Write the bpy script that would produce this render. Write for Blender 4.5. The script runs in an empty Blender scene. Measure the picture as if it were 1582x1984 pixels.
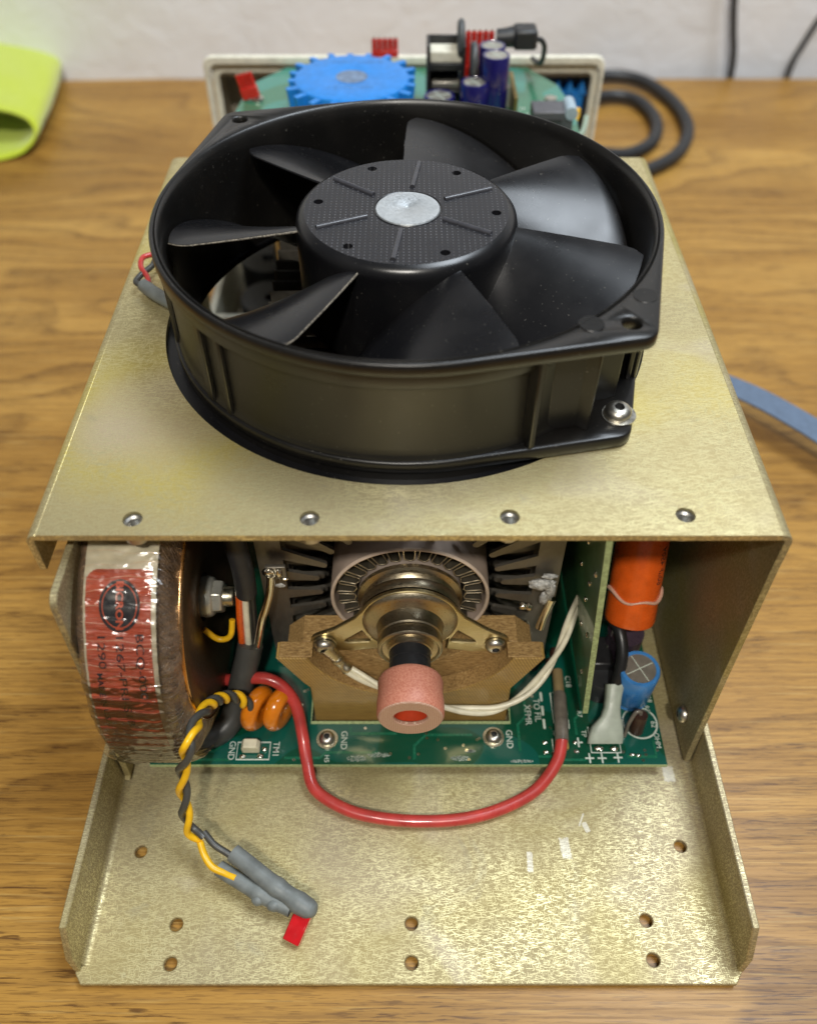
import bpy, bmesh, math, random
from mathutils import Vector, Matrix, noise
random.seed(7)
S = 0.001                      # all lengths below are written in millimetres
R = math.radians
scene = bpy.context.scene
COL = scene.collection

# ------------------------------------------------------------------ camera
cam_d = bpy.data.cameras.new('camera')
cam = bpy.data.objects.new('camera', cam_d)
COL.objects.link(cam)
cam.location = (0, -65.2*S, 283.4*S)
cam.rotation_euler = (R(90-48.197), 0, 0)
cam_d.sensor_fit = 'VERTICAL'; cam_d.sensor_height = 36; cam_d.sensor_width = 28.7
cam_d.lens = 1671.4/1984*36
cam_d.clip_start = 0.01; cam_d.clip_end = 20
cam_d.shift_x = 0.0
cam_d.dof.use_dof = True
cam_d.dof.focus_distance = 0.262
cam_d.dof.aperture_fstop = 7.6
scene.camera = cam

# ------------------------------------------------------------------ light
w = bpy.data.worlds.new('World'); scene.world = w; w.use_nodes = True
bg = w.node_tree.nodes['Background']
bg.inputs[0].default_value = (1.0, 0.98, 0.94, 1); bg.inputs[1].default_value = 0.075
def area(name, loc, aim, sx, sy, power, color):
    d = bpy.data.lights.new(name, 'AREA'); d.shape = 'RECTANGLE'
    d.size = sx; d.size_y = sy; d.energy = power; d.color = color
    o = bpy.data.objects.new(name, d); COL.objects.link(o)
    o.location = loc
    o.rotation_euler = (Vector(aim)-Vector(loc)).to_track_quat('-Z', 'Y').to_euler()
    return o
# kitchen-like room: a ceiling fixture in front of the bench, one over its back part
area('ceiling_lamp_front', (0.02, -0.85, 1.50), (0, 0.1, 0.05), 0.09, 0.09, 12, (1.0, 0.95, 0.86))
area('ceiling_lamp_front_side', (-0.28, -0.82, 1.52), (0, 0.1, 0.05), 0.09, 0.09, 4.5, (1.0, 0.95, 0.86))
area('ceiling_lamp_back', (0.46, 0.30, 1.35), (0.1, 0.25, 0.0), 0.75, 0.45, 14.0, (0.84, 0.92, 1.0))
scene.view_settings.view_transform = 'Standard'
scene.view_settings.look = 'None'
scene.view_settings.exposure = 0.40
scene.view_settings.gamma = 1
scene.cycles.max_bounces = 8
scene.cycles.use_denoising = True

# ------------------------------------------------------------------ helpers
def V(*a): return Vector(a)*S
def base_obj(o, parent=None):
    COL.objects.link(o)
    if parent is not None:
        o.parent = parent
    return o
def thing(name, label, cat, loc=(0,0,0), group=None):
    o = bpy.data.objects.new(name, None)
    o.empty_display_size = 0.01
    o.location = Vector(loc)*S
    o['label'] = label; o['category'] = cat
    if group: o['group'] = group
    COL.objects.link(o)
    return o
def tag(o, label, cat, group=None):
    o['label'] = label; o['category'] = cat
    if group: o['group'] = group
def worldloc(p):
    v = Vector((0,0,0))
    while p is not None:
        v += p.location; p = p.parent
    return v
def mesh(name, verts, faces, mat, parent=None, smooth=None, bevel=0, seg=2, label=None, origin=None):
    """verts in world millimetres; smooth = sharp angle in degrees or None"""
    me = bpy.data.meshes.new(name)
    off = worldloc(parent)
    org = Vector((0,0,0))
    vs = [Vector(v)*S - off for v in verts]
    if parent is None:
        n = len(vs); c = Vector((0,0,0))
        for v in vs: c += v
        org = c/n
        if origin is not None: org = Vector(origin)*S
        vs = [v-org for v in vs]
    me.from_pydata(vs, [], faces)
    me.update()
    bm = bmesh.new(); bm.from_mesh(me); bmesh.ops.recalc_face_normals(bm, faces=bm.faces); bm.to_mesh(me); bm.free()
    me.materials.append(mat)
    o = bpy.data.objects.new(name, me)
    o.location = org
    if smooth is not None:
        me.polygons.foreach_set('use_smooth', [True]*len(me.polygons))
        me.set_sharp_from_angle(angle=R(smooth))
    if bevel:
        m = o.modifiers.new('bevel', 'BEVEL'); m.width = bevel*S; m.segments = seg
        m.limit_method = 'ANGLE'; m.angle_limit = R(35); m.harden_normals = False
        if smooth is None:
            me.polygons.foreach_set('use_smooth', [True]*len(me.polygons)); me.set_sharp_from_angle(angle=R(30))
    if label: o['label'] = label
    return base_obj(o, parent)
class G:
    """geometry collector"""
    def __init__(s): s.v=[]; s.f=[]
    def add(s, v, f):
        n=len(s.v); s.v += [tuple(p) for p in v]; s.f += [tuple(i+n for i in q) for q in f]; return s
    def box(s, x0,x1,y0,y1,z0,z1, M=None):
        v=[(x,y,z) for x in (x0,x1) for y in (y0,y1) for z in (z0,z1)]
        if M is not None: v=[M@Vector(p) for p in v]
        return s.add(v,[(0,1,3,2),(4,6,7,5),(0,4,5,1),(2,3,7,6),(0,2,6,4),(1,5,7,3)])
    def lathe(s, prof, c=(0,0,0), axis='z', seg=48, a0=0, a1=360, closed=False, M=None):
        full = abs(a1-a0)>=360
        n = seg if full else seg+1
        v=[]
        for i in range(n):
            a=R(a0+(a1-a0)*i/seg); ca,sa=math.cos(a),math.sin(a)
            for r,h in prof:
                if axis=='z': p=(r*ca, r*sa, h)
                elif axis=='y': p=(r*ca, h, r*sa)
                else: p=(h, r*ca, r*sa)
                if M is not None: p=M@Vector(p)
                v.append((p[0]+c[0],p[1]+c[1],p[2]+c[2]))
        m=len(prof); f=[]
        for i in range(n if full else n-1):
            j=(i+1)%n
            for k in range(m-1 if not closed else m):
                l=(k+1)%m
                f.append((i*m+k,j*m+k,j*m+l,i*m+l))
        return s.add(v,f)
    def tube(s, pts, r, seg=10, cap=True, sub=6, smooth=True):
        pts=[Vector(p) for p in pts]
        P=spline(pts,sub) if smooth else pts
        rad = r if callable(r) else (lambda t: r)
        n=len(P); T=[]
        for i in range(n):
            a=P[max(i-1,0)]; b=P[min(i+1,n-1)]
            T.append((b-a).normalized())
        ref=Vector((0,0,1)) if abs(T[0].z)<0.9 else Vector((1,0,0))
        N=(ref-T[0]*ref.dot(T[0])).normalized()
        v=[]
        for i in range(n):
            N=(N-T[i]*N.dot(T[i])).normalized(); B=T[i].cross(N)
            rr=rad(i/(n-1))
            for k in range(seg):
                a=2*math.pi*k/seg
                v.append(P[i]+(N*math.cos(a)+B*math.sin(a))*rr)
        f=[]
        for i in range(n-1):
            for k in range(seg):
                l=(k+1)%seg
                f.append((i*seg+k,i*seg+l,(i+1)*seg+l,(i+1)*seg+k))
        if cap:
            f.append(tuple(range(seg-1,-1,-1))); f.append(tuple((n-1)*seg+k for k in range(seg)))
        return s.add(v,f)
    def make(s, name, mat, parent=None, **k): return mesh(name, s.v, s.f, mat, parent, **k)
def spline(P, sub):
    out=[]; n=len(P)
    for i in range(n-1):
        p0=P[max(i-1,0)]; p1=P[i]; p2=P[i+1]; p3=P[min(i+2,n-1)]
        for k in range(sub):
            t=k/sub
            out.append(0.5*((2*p1)+(p2-p0)*t+(2*p0-5*p1+4*p2-p3)*t*t+(3*p1-p0-3*p2+p3)*t**3))
    out.append(P[-1]); return out
def arc(cx,cy,r,a0,a1,n):
    return [(cx+r*math.cos(R(a0+(a1-a0)*i/n)), cy+r*math.sin(R(a0+(a1-a0)*i/n))) for i in range(n+1)]
def circ(cx,cy,r,n=28): return arc(cx,cy,r,0,360,n)[:-1]
def plate_geo(outline, holes, t, M, bevel=0, res=1):
    """flat plate, outline in local xy mm, extruded 0..t along local z, M maps local mm to world mm"""
    cu=bpy.data.curves.new('tmp','CURVE'); cu.dimensions='2D'; cu.fill_mode='BOTH'
    for pts in [outline]+holes:
        sp=cu.splines.new('POLY'); sp.points.add(len(pts)-1); sp.use_cyclic_u=True
        for p,q in zip(sp.points, pts): p.co=(q[0],q[1],0,1)
    cu.extrude=t/2-bevel; cu.bevel_depth=bevel; cu.bevel_resolution=0
    if bevel: cu.offset=-bevel
    ob=bpy.data.objects.new('tmp',cu)
    me=bpy.data.meshes.new_from_object(ob)
    v=[M@(Vector(p.co)+Vector((0,0,t/2))) for p in me.vertices]
    f=[tuple(p.vertices) for p in me.polygons]
    # merge doubles
    key={}; idx=[]; vv=[]
    for p in v:
        k=(round(p.x,3),round(p.y,3),round(p.z,3))
        if k not in key: key[k]=len(vv); vv.append(p)
        idx.append(key[k])
    ff=[]
    for q in f:
        r=[]
        for i in q:
            if idx[i] not in r: r.append(idx[i])
        if len(r)>2: ff.append(tuple(r))
    bpy.data.objects.remove(ob); bpy.data.curves.remove(cu); bpy.data.meshes.remove(me)
    return vv, ff
def plate(name, outline, holes, t, M, mat, parent=None, bevel=0, **k):
    v,f=plate_geo(outline, holes, t, M, bevel)
    return mesh(name, v, f, mat, parent, smooth=k.pop('smooth',30), **k)
I4=Matrix.Identity(4)
def T(x,y,z): return Matrix.Translation((x,y,z))
XZ=Matrix(((1,0,0,0),(0,0,-1,0),(0,1,0,0),(0,0,0,1)))    # local xy -> world xz, +z -> -y
YZ=Matrix(((0,0,1,0),(1,0,0,0),(0,1,0,0),(0,0,0,1)))     # local xy -> world yz, +z -> +x
_font={}
def text_geo(s, size, t=0.0, bold=0.0, align='CENTER', sx=1.0):
    cu=bpy.data.curves.new('tmp','FONT'); cu.body=s; cu.size=size; cu.align_x=align; cu.align_y='CENTER'
    cu.extrude=t/2; cu.offset=bold; cu.resolution_u=3
    ob=bpy.data.objects.new('tmp',cu)
    me=bpy.data.meshes.new_from_object(ob)
    v=[Vector((p.co.x*sx,p.co.y,p.co.z)) for p in me.vertices]; f=[tuple(p.vertices) for p in me.polygons]
    bpy.data.objects.remove(ob); bpy.data.curves.remove(cu); bpy.data.meshes.remove(me)
    return v,f
def text(name, s, size, M, mat, parent, bold=0.0, warp=None, sx=1.0):
    v,f=text_geo(s,size,0.0,bold,sx=sx)
    v=[warp(p) for p in v] if warp else [M@p for p in v]
    return mesh(name, v, f, mat, parent)

# ------------------------------------------------------------------ materials
class Mat:
    def __init__(s, name):
        s.m=bpy.data.materials.new(name); s.m.use_nodes=True
        s.nt=s.m.node_tree; s.n=s.nt.nodes; s.l=s.nt.links
        s.b=s.n['Principled BSDF']; s.tc=None
    def coord(s, scale=(1,1,1), rot=(0,0,0), kind='Object', loc=(0,0,0)):
        if s.tc is None: s.tc=s.n.new('ShaderNodeTexCoord')
        m=s.n.new('ShaderNodeMapping'); s.l.new(s.tc.outputs[kind], m.inputs[0])
        k=1000 if kind=='Object' else 1
        m.vector_type='POINT'
        m.inputs['Scale'].default_value=[a*k for a in scale]; m.inputs['Rotation'].default_value=rot; m.inputs['Location'].default_value=loc
        return m.outputs[0]
    def noise(s, scale, co=None, detail=3, rough=0.5, dist=0.0):
        t=s.n.new('ShaderNodeTexNoise'); t.inputs['Scale'].default_value=scale; t.inputs['Detail'].default_value=detail
        t.inputs['Roughness'].default_value=rough; t.inputs['Distortion'].default_value=dist
        s.l.new(co if co is not None else s.coord(), t.inputs['Vector']); return t.outputs['Fac']
    def voro(s, scale, co=None, feature='F1', out='Distance'):
        t=s.n.new('ShaderNodeTexVoronoi'); t.feature=feature; t.inputs['Scale'].default_value=scale
        s.l.new(co if co is not None else s.coord(), t.inputs['Vector']); return t.outputs[out]
    def ramp(s, fac, stops, interp='LINEAR'):
        r=s.n.new('ShaderNodeValToRGB'); r.color_ramp.interpolation=interp
        e=r.color_ramp.elements
        while len(e)<len(stops): e.new(0.5)
        for q,(p,c) in zip(e,stops):
            q.position=p; q.color=(c,c,c,1) if not hasattr(c,'__len__') else (*c[:3],1)
        s.l.new(fac, r.inputs[0]); return r.outputs[0]
    def mix(s, fac, a, b, mode='MIX'):
        m=s.n.new('ShaderNodeMix'); m.data_type='RGBA'; m.blend_type=mode
        for sock,val in ((m.inputs[0],fac),(m.inputs[6],a),(m.inputs[7],b)):
            if hasattr(val,'default_value') or hasattr(val,'is_linked'): s.l.new(val, sock)
            elif hasattr(val,'__len__'): sock.default_value=(*val[:3],1)
            else: sock.default_value=val
        return m.outputs[2]
    def math(s, op, a, b=0.0, c=0.0):
        m=s.n.new('ShaderNodeMath'); m.operation=op
        for sock,val in zip(m.inputs,(a,b,c)):
            if hasattr(val,'is_linked'): s.l.new(val, sock)
            else: sock.default_value=val
        return m.outputs[0]
    def sep(s, co):
        x=s.n.new('ShaderNodeSeparateXYZ'); s.l.new(co,x.inputs[0]); return x.outputs
    def bump(s, h, strength=0.3, dist=0.1, prev=None):
        b=s.n.new('ShaderNodeBump'); b.inputs['Strength'].default_value=strength; b.inputs['Distance'].default_value=dist*S
        s.l.new(h,b.inputs['Height'])
        if prev is not None: s.l.new(prev,b.inputs['Normal'])
        s.l.new(b.outputs[0], s.b.inputs['Normal']); return b.outputs[0]
    def set(s, **k):
        names=dict(color='Base Color', metal='Metallic', rough='Roughness', coat='Coat Weight', coatr='Coat Roughness',
                   trans='Transmission Weight', ior='IOR', alpha='Alpha', spec='Specular IOR Level', sheen='Sheen Weight', sss='Subsurface Weight', aniso='Anisotropic')
        for a,v in k.items():
            i=s.b.inputs[names[a]]
            if hasattr(v,'is_linked'): s.l.new(v,i)
            elif hasattr(v,'__len__'): i.default_value=(*v[:3],1)
            else: i.default_value=v
        return s
def simple(name, color, rough=0.5, metal=0.0, var=0.12, nscale=0.3, coat=0.0, bump=0.0, bscale=3.0, **k):
    m=Mat(name)
    c=m.mix(m.ramp(m.noise(nscale,detail=5),[(0.3,0),(0.7,1)]), [x*(1-var) for x in color],[min(1,x*(1+var)) for x in color])
    rr=m.ramp(m.noise(nscale*2.3,detail=4),[(0.3,max(0,rough-0.06)),(0.7,min(1,rough+0.08))])
    m.set(color=c, rough=rr, metal=metal, coat=coat, **k)
    if bump: m.bump(m.noise(bscale,detail=3),bump,0.1)
    return m.m

def alodine(name, tint=(0.52,0.43,0.215), seed=0, bright=1.0, rough=0.44, scuffs=(), flk=0.60, metal=0.75, hue=1.0):
    """yellow chromated, hand-scuffed aluminium sheet: short bright flecks in many directions"""
    m=Mat(name)
    big=m.noise(0.012,m.coord(loc=(seed,seed*2,0)),detail=2)
    big2=m.noise(0.02,m.coord(loc=(seed+40,9,0)),detail=2,dist=1.5)
    t=[x*bright for x in tint]
    c=m.ramp(big,[(0.32,(t[0]*0.86,t[1]*0.86,t[2]*0.95)),(0.46,t),(0.56,(t[0]*(1+0.18*hue),t[1]*(1+0.16*hue),t[2]*(1-0.30*hue))),(0.68,(t[0]*(1+0.22*hue),t[1]*(1+0.22*hue),t[2]*(1+0.75*hue)))])
    c=m.mix(m.ramp(big2,[(0.56,0),(0.72,0.35)]),c,(0.62*bright,0.55*bright,0.47*bright))
    fl=None
    for i,(ang,sx,sy,th) in enumerate(((3,0.38,3.9,0.615),(-14,0.40,4.0,0.615),(20,0.42,3.9,0.64),(74,0.55,4.2,0.67),(112,0.55,4.2,0.67))):
        co=m.coord(scale=(1,1,1),rot=(0,0,R(ang)),loc=(i*13+seed,i*7,0))
        mp=m.n.new('ShaderNodeMapping'); mp.inputs['Scale'].default_value=(sx,sy,1); m.l.new(co,mp.inputs[0])
        f=m.ramp(m.noise(1.0,mp.outputs[0],detail=0),[(th,0),(th+0.08,1)])
        fl=f if fl is None else m.mix(1.0,fl,f,'LIGHTEN')
    patch=m.ramp(m.noise(0.05,m.coord(loc=(seed+3,5,0)),detail=3),[(0.35,0.45),(0.65,1.0)])
    fl=m.math('MULTIPLY',fl,patch)
    c=m.mix(m.math('MULTIPLY',fl,flk),c,(0.98*bright,0.90*bright,0.50*bright))
    fine=m.noise(2.6,m.coord(scale=(0.8,2.4,1)),detail=3)
    c=m.mix(m.ramp(fine,[(0.35,0.20),(0.6,0)]),c,[x*0.55 for x in t])
    # grey smudges and handling marks
    sm=m.noise(0.035,m.coord(loc=(seed+70,2,0)),detail=5,rough=0.7,dist=1.2)
    c=m.mix(m.ramp(sm,[(0.60,0),(0.72,0.30)]),c,(0.30*bright,0.29*bright,0.24*bright))
    for (cx,cy,w_,h_,rt) in scuffs:
        mp=m.n.new('ShaderNodeMapping'); mp.vector_type='TEXTURE'; m.l.new(m.coord(),mp.inputs[0])
        mp.inputs['Location'].default_value=(cx,cy,0); mp.inputs['Rotation'].default_value=(0,0,R(rt)); mp.inputs['Scale'].default_value=(w_,h_,1)
        q=m.sep(mp.outputs[0])
        dd=m.math('MAXIMUM',m.math('ABSOLUTE',q[0]),m.math('ABSOLUTE',q[1]))
        nn=m.noise(1.1,m.coord(),detail=4,rough=0.7)
        k=m.ramp(m.math('ADD',dd,m.math('MULTIPLY',m.math('SUBTRACT',nn,0.5),0.9)),[(0.85,1),(1.0,0)])
        c=m.mix(m.math('MULTIPLY',k,0.55),c,(0.80,0.78,0.70))
    rr=m.math('SUBTRACT',rough+0.12,m.math('MULTIPLY',fl,0.22))
    m.set(color=c,metal=metal,rough=rr)
    m.bump(fl,0.25,0.07,m.bump(fine,0.2,0.05))
    return m.m

def oak():
    m=Mat('oak_laminate')
    w1=m.noise(1,m.coord(scale=(0.0025,0.016,0.01)),detail=3,rough=0.5,dist=0.8)
    c=m.ramp(w1,[(0.3,(0.29,0.145,0.026)),(0.5,(0.40,0.213,0.043)),(0.7,(0.50,0.285,0.066))])
    # cathedral figure: stretched, warped bands
    warp=m.noise(1,m.coord(scale=(0.0045,0.012,0.01)),detail=2)
    xyz=m.sep(m.coord())
    ph=m.math('ADD',m.math('MULTIPLY',xyz[1],0.055),m.math('MULTIPLY',warp,9.0))
    bm_=m.ramp(m.math('FRACT',ph),[(0.0,0.05),(0.55,0.25),(0.90,1.0),(1.0,0.0)])
    amp=m.ramp(m.noise(1,m.coord(scale=(0.003,0.008,0.01),loc=(3,4,0)),detail=1),[(0.35,0.12),(0.65,0.55)])
    c=m.mix(m.math('MULTIPLY',bm_,amp),c,(0.125,0.055,0.010))
    g=m.noise(1,m.coord(scale=(0.014,0.75,0.2)),detail=5,rough=0.65,dist=0.3)
    c=m.mix(m.ramp(g,[(0.46,0),(0.64,0.50)]),c,(0.120,0.052,0.010))
    for sc,lo,hi,am,lc in (((0.085,1.5,0.5),0.55,0.61,0.85,(0,0,0)),((0.13,2.6,0.5),0.57,0.64,0.60,(50,20,0))):
        p=m.noise(1,m.coord(scale=sc,loc=lc),detail=2,rough=0.6)
        pore=m.math('MULTIPLY',m.ramp(p,[(lo,0),(hi,1)]),m.math('ADD',m.math('MULTIPLY',bm_,0.65),0.30))
        c=m.mix(m.math('MULTIPLY',pore,am),c,(0.070,0.026,0.006))
    lightp=m.noise(1,m.coord(scale=(0.03,0.7,0.5),loc=(9,9,9)),detail=2)
    c=m.mix(m.ramp(lightp,[(0.58,0),(0.72,0.35)]),c,(0.56,0.37,0.12))
    m.set(color=c,rough=m.ramp(g,[(0.3,0.36),(0.7,0.46)]),spec=0.35)
    m.bump(pore,-0.2,0.06)
    return m.m

def black_paint(name, col=(0.012,0.012,0.013), rough=0.34, grain=0.12, metal=0.0, gs=2.2):
    m=Mat(name)
    n=m.noise(gs,detail=3); d=m.noise(0.06,detail=4)
    c=m.mix(m.ramp(d,[(0.45,0),(0.75,0.6)]),col,(col[0]*2.2,col[1]*2.05,col[2]*1.8))
    dust=m.ramp(m.noise(1.3,m.coord(loc=(5,5,5)),detail=1),[(0.74,0),(0.78,0.5)])
    c=m.mix(dust,c,(0.16,0.15,0.13))
    m.set(color=c,rough=m.ramp(d,[(0.3,rough),(0.7,rough+0.10)]),metal=metal)
    m.bump(n,grain,0.06)
    return m.m

M_ = {}
M_['top'] = alodine('chromated_aluminium_cover')
M_['plate'] = alodine('chromated_aluminium_base', tint=(0.37,0.305,0.165), seed=31, flk=0.52, hue=0.35, rough=0.52, metal=0.66, scuffs=((38.8,-104.8,1.0,3.4,-3),(50.6,-100.3,1.7,3.6,4),(58.2,-93.5,0.9,1.8,20),(57,-91,0.3,2.5,-25),(89,-75,2.0,3.0,0)))
M_['inner'] = alodine('chromated_aluminium_side', tint=(0.32,0.265,0.14), seed=62, rough=0.56, flk=0.3, metal=0.55)  # same sheet in a darker tint: shade on the walls put into colour
M_['oak'] = oak()
M_['fan'] = black_paint('black_painted_casting', (0.007,0.0065,0.006), 0.27, 0.12)
M_['blade'] = black_paint('black_blade_plastic', (0.006,0.006,0.007), 0.25, 0.05, gs=1.2)
M_['black'] = simple('black_plastic',(0.015,0.015,0.016),0.35)
M_['rubber'] = simple('black_rubber',(0.02,0.021,0.023),0.45,bump=0.05)
M_['steel'] = simple('steel_screw',(0.58,0.55,0.48),0.33,1.0)
M_['thread'] = simple('insert_thread_steel',(0.50,0.49,0.46),0.38,1.0)
M_['dark_hole'] = simple('dark_socket',(0.03,0.03,0.03),0.6)  # near-black colour standing in for the darkness inside holes
M_['edge_dirt'] = simple('gritty_blade_edge',(0.15,0.13,0.10),0.8,var=0.8,nscale=1.5,bump=0.6,bscale=2)

def hub_top():
    m=Mat('dotted_rotor_face')
    c0=m.coord()
    xyz=m.sep(c0)
    fx=m.math('SUBTRACT',m.math('FRACT',m.math('DIVIDE',xyz[0],1.55)),0.5); fy=m.math('SUBTRACT',m.math('FRACT',m.math('DIVIDE',xyz[1],1.55)),0.5)
    d=m.math('SQRT',m.math('ADD',m.math('MULTIPLY',fx,fx),m.math('MULTIPLY',fy,fy)))
    dot=m.ramp(d,[(0.10,1),(0.19,0)])
    lap=m.noise(0.09,detail=3)
    dot=m.math('MULTIPLY',dot,m.ramp(lap,[(0.35,0.25),(0.6,1)]))
    c=m.mix(dot,(0.013,0.013,0.016),(0.11,0.11,0.12))
    m.set(color=c,rough=0.36); m.bump(dot,0.5,0.12)
    return m.m
M_['hub'] = hub_top()
def brushed(name,col,rough=0.3,metal=1.0,sc=(0.3,4,4),bs=0.15,**k):
    m=Mat(name); n=m.noise(1,m.coord(scale=sc),detail=3)
    m.set(color=m.mix(n,[x*0.72 for x in col],[min(1,x*1.15) for x in col]),metal=metal,rough=m.ramp(n,[(0.3,rough),(0.7,rough+0.15)]),**k)
    m.bump(n,bs,0.05); return m.m
def marbled():
    m=Mat('rotor_centre_metal'); v=m.voro(0.45,m.coord(),'SMOOTH_F1'); n=m.noise(0.6,detail=6,dist=2)
    m.set(color=m.mix(n,(0.42,0.47,0.50),(0.80,0.83,0.85)),metal=0.75,rough=m.ramp(n,[(0.3,0.28),(0.7,0.5)])); m.bump(n,0.3,0.1); return m.m
M_['disc'] = marbled()
M_['ridge']=simple('ridge_black',(0.045,0.045,0.052),0.30)  # paler than the rotor: highlight along the ridges put into the colour

def pcb(name,col=(0.003,0.060,0.030)):
    m=Mat(name)
    tr=m.ramp(m.noise(0.045,m.coord(),detail=0),[(0.50,0),(0.505,1)])
    c=m.mix(tr,col,[col[0]+0.001,col[1]*1.35,col[2]*1.9])
    m.set(color=c,rough=0.22,coat=0.5,coatr=0.08); m.bump(tr,0.15,0.05); return m.m
M_['pcb']=pcb('green_solder_mask')
M_['pcb2']=pcb('pale_green_solder_mask',(0.030,0.16,0.085))
M_['pcb_edge']=simple('fibreglass_edge',(0.34,0.42,0.20),0.6,var=0.3,nscale=1)
M_['trace']=simple('trace_under_mask',(0.008,0.12,0.062),0.25,coat=0.4)
M_['silk']=simple('silkscreen_ink',(0.52,0.58,0.50),0.6)
M_['solder']=simple('solder',(0.78,0.74,0.64),0.18,1.0,bump=0.2,bscale=1)
M_['red']=simple('red_silicone_wire',(0.46,0.045,0.038),0.30,var=0.25,nscale=0.12,bump=0.15,bscale=0.25,coat=0.3)
M_['white_wire']=simple('white_teflon_wire',(0.72,0.68,0.52),0.32)
M_['yellow']=simple('yellow_wire',(0.78,0.44,0.01),0.33)
M_['greywire']=simple('dark_grey_wire',(0.055,0.055,0.05),0.4)
M_['greysleeve']=simple('grey_sleeve',(0.15,0.165,0.16),0.5,bump=0.1,bscale=0.5,var=0.2)
M_['redplug']=simple('red_clear_plastic',(0.50,0.008,0.012),0.15,coat=0.5)
M_['orange']=simple('orange_capacitor_film',(0.72,0.105,0.010),0.28,coat=0.4)
M_['orangedisc']=simple('orange_epoxy',(0.66,0.19,0.008),0.14,coat=0.7,bump=0.1,bscale=0.3)
M_['blue']=simple('blue_sleeve',(0.05,0.22,0.55),0.3,coat=0.3)
M_['blueplastic']=simple('blue_potted_plastic',(0.015,0.21,0.62),0.35,bump=0.1,bscale=0.5)
M_['purple']=simple('violet_sleeve',(0.012,0.010,0.10),0.2,coat=0.5)
M_['alutop']=simple('capacitor_top',(0.42,0.40,0.35),0.35,0.7)
M_['beige']=simple('off_white_case',(0.72,0.70,0.58),0.5)
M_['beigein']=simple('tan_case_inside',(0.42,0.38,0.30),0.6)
M_['cloudy']=simple('milky_boot',(0.36,0.40,0.33),0.4)
M_['brown']=simple('brown_bead',(0.045,0.020,0.012),0.35)
M_['tan_tube']=simple('oxidised_tube',(0.56,0.44,0.36),0.5,0.3,var=0.25,nscale=0.08,bump=0.1)
M_['tubeinside']=simple('tube_inside',(0.36,0.29,0.24),0.6,0.2)
M_['nickel']=brushed('nickel_flange',(0.52,0.45,0.32),0.26,1.0,sc=(1,6,1))
M_['brass']=brushed('gold_passivated_steel',(0.60,0.50,0.27),0.30,1.0,sc=(0.5,0.5,3))
M_['finmetal']=brushed('stamped_fin_sheet',(0.22,0.20,0.165),0.42,0.8,sc=(2,2,0.5))
M_['corrdark']=simple('corrugated_fin_side',(0.10,0.085,0.06),0.5,0.6)  # fin sheet coloured dark so the gaps between loops read black
M_['corr']=simple('corrugated_fin',(0.62,0.53,0.38),0.35,0.9)  # bright copy of the fin metal for its lit front edge
M_['dish']=brushed('bronze_dish',(0.17,0.115,0.07),0.36,0.9,sc=(6,0.6,0.6),bs=0.1)
M_['copperrim']=simple('copper_rim',(0.70,0.40,0.18),0.25,1.0,bump=0.3,bscale=1.2)
M_['nut']=simple('zinc_nut',(0.60,0.60,0.53),0.32,0.6,bump=0.4,bscale=0.5)
M_['paper']=simple('white_label_paper',(0.46,0.43,0.33),0.35,coat=0.8)
M_['ink']=simple('black_print',(0.02,0.02,0.025),0.25,coat=0.8)
M_['inkred']=simple('red_print',(0.45,0.075,0.03),0.3,coat=0.8)
M_['lugmetal']=simple('tinned_lug',(0.62,0.58,0.44),0.3,1.0,bump=0.5,bscale=0.6)
M_['ribbon']=simple('blue_grey_ribbon',(0.10,0.145,0.22),0.5)
M_['crust']=simple('white_solder_crust',(0.42,0.42,0.40),0.7,0.2,var=0.5,nscale=1,bump=0.7,bscale=1)
M_['smoke']=simple('smoky_shrink',(0.15,0.13,0.105),0.35,coat=0.4,var=0.3)

def phenolic():
    m=Mat('canvas_phenolic')
    weave=m.n.new('ShaderNodeTexWave'); weave.bands_direction='X'; weave.inputs['Scale'].default_value=0.33; weave.inputs['Distortion'].default_value=0.7; weave.inputs['Detail'].default_value=1
    m.l.new(m.coord(rot=(0,R(25),0)),weave.inputs[0])
    n=m.noise(0.1,detail=4)
    w2=m.noise(1,m.coord(scale=(0.35,3,3)),detail=3)
    c=m.mix(n,(0.38,0.235,0.060),(0.55,0.36,0.11))
    c=m.mix(m.math('MULTIPLY',weave.outputs['Fac'],0.6),c,(0.17,0.095,0.024))
    c=m.mix(m.ramp(w2,[(0.45,0),(0.7,0.4)]),c,(0.10,0.055,0.018))
    m.set(color=c,rough=0.42); m.bump(weave.outputs['Fac'],0.35,0.1); return m.m
M_['phenolic']=phenolic()
def phenolic2():
    m=Mat('machined_phenolic')
    n=m.noise(1,m.coord(scale=(0.5,1.4,2.2)),detail=5,rough=0.7)
    m.set(color=m.ramp(n,[(0.3,(0.12,0.066,0.024)),(0.5,(0.33,0.20,0.070)),(0.7,(0.52,0.35,0.15))]),rough=0.6); m.bump(n,0.5,0.2); return m.m
M_['phenolic_cut']=phenolic2()
def speckle(name,a,b,sc=1.6,rough=0.6,bs=0.3,**k):
    m=Mat(name); n=m.noise(sc,detail=4,rough=0.7)
    m.set(color=m.ramp(n,[(0.35,a),(0.62,b)]),rough=rough,**k); m.bump(n,bs,0.15); return m.m
M_['capred']=speckle('pink_rubber_boot',(0.40,0.125,0.075),(0.56,0.235,0.155),1.8,0.5)
M_['capface']=speckle('frosted_boot_face',(0.46,0.27,0.20),(0.62,0.42,0.34),1.3,0.5)
M_['capcore']=simple('red_core',(0.52,0.055,0.016),0.45)
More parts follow.
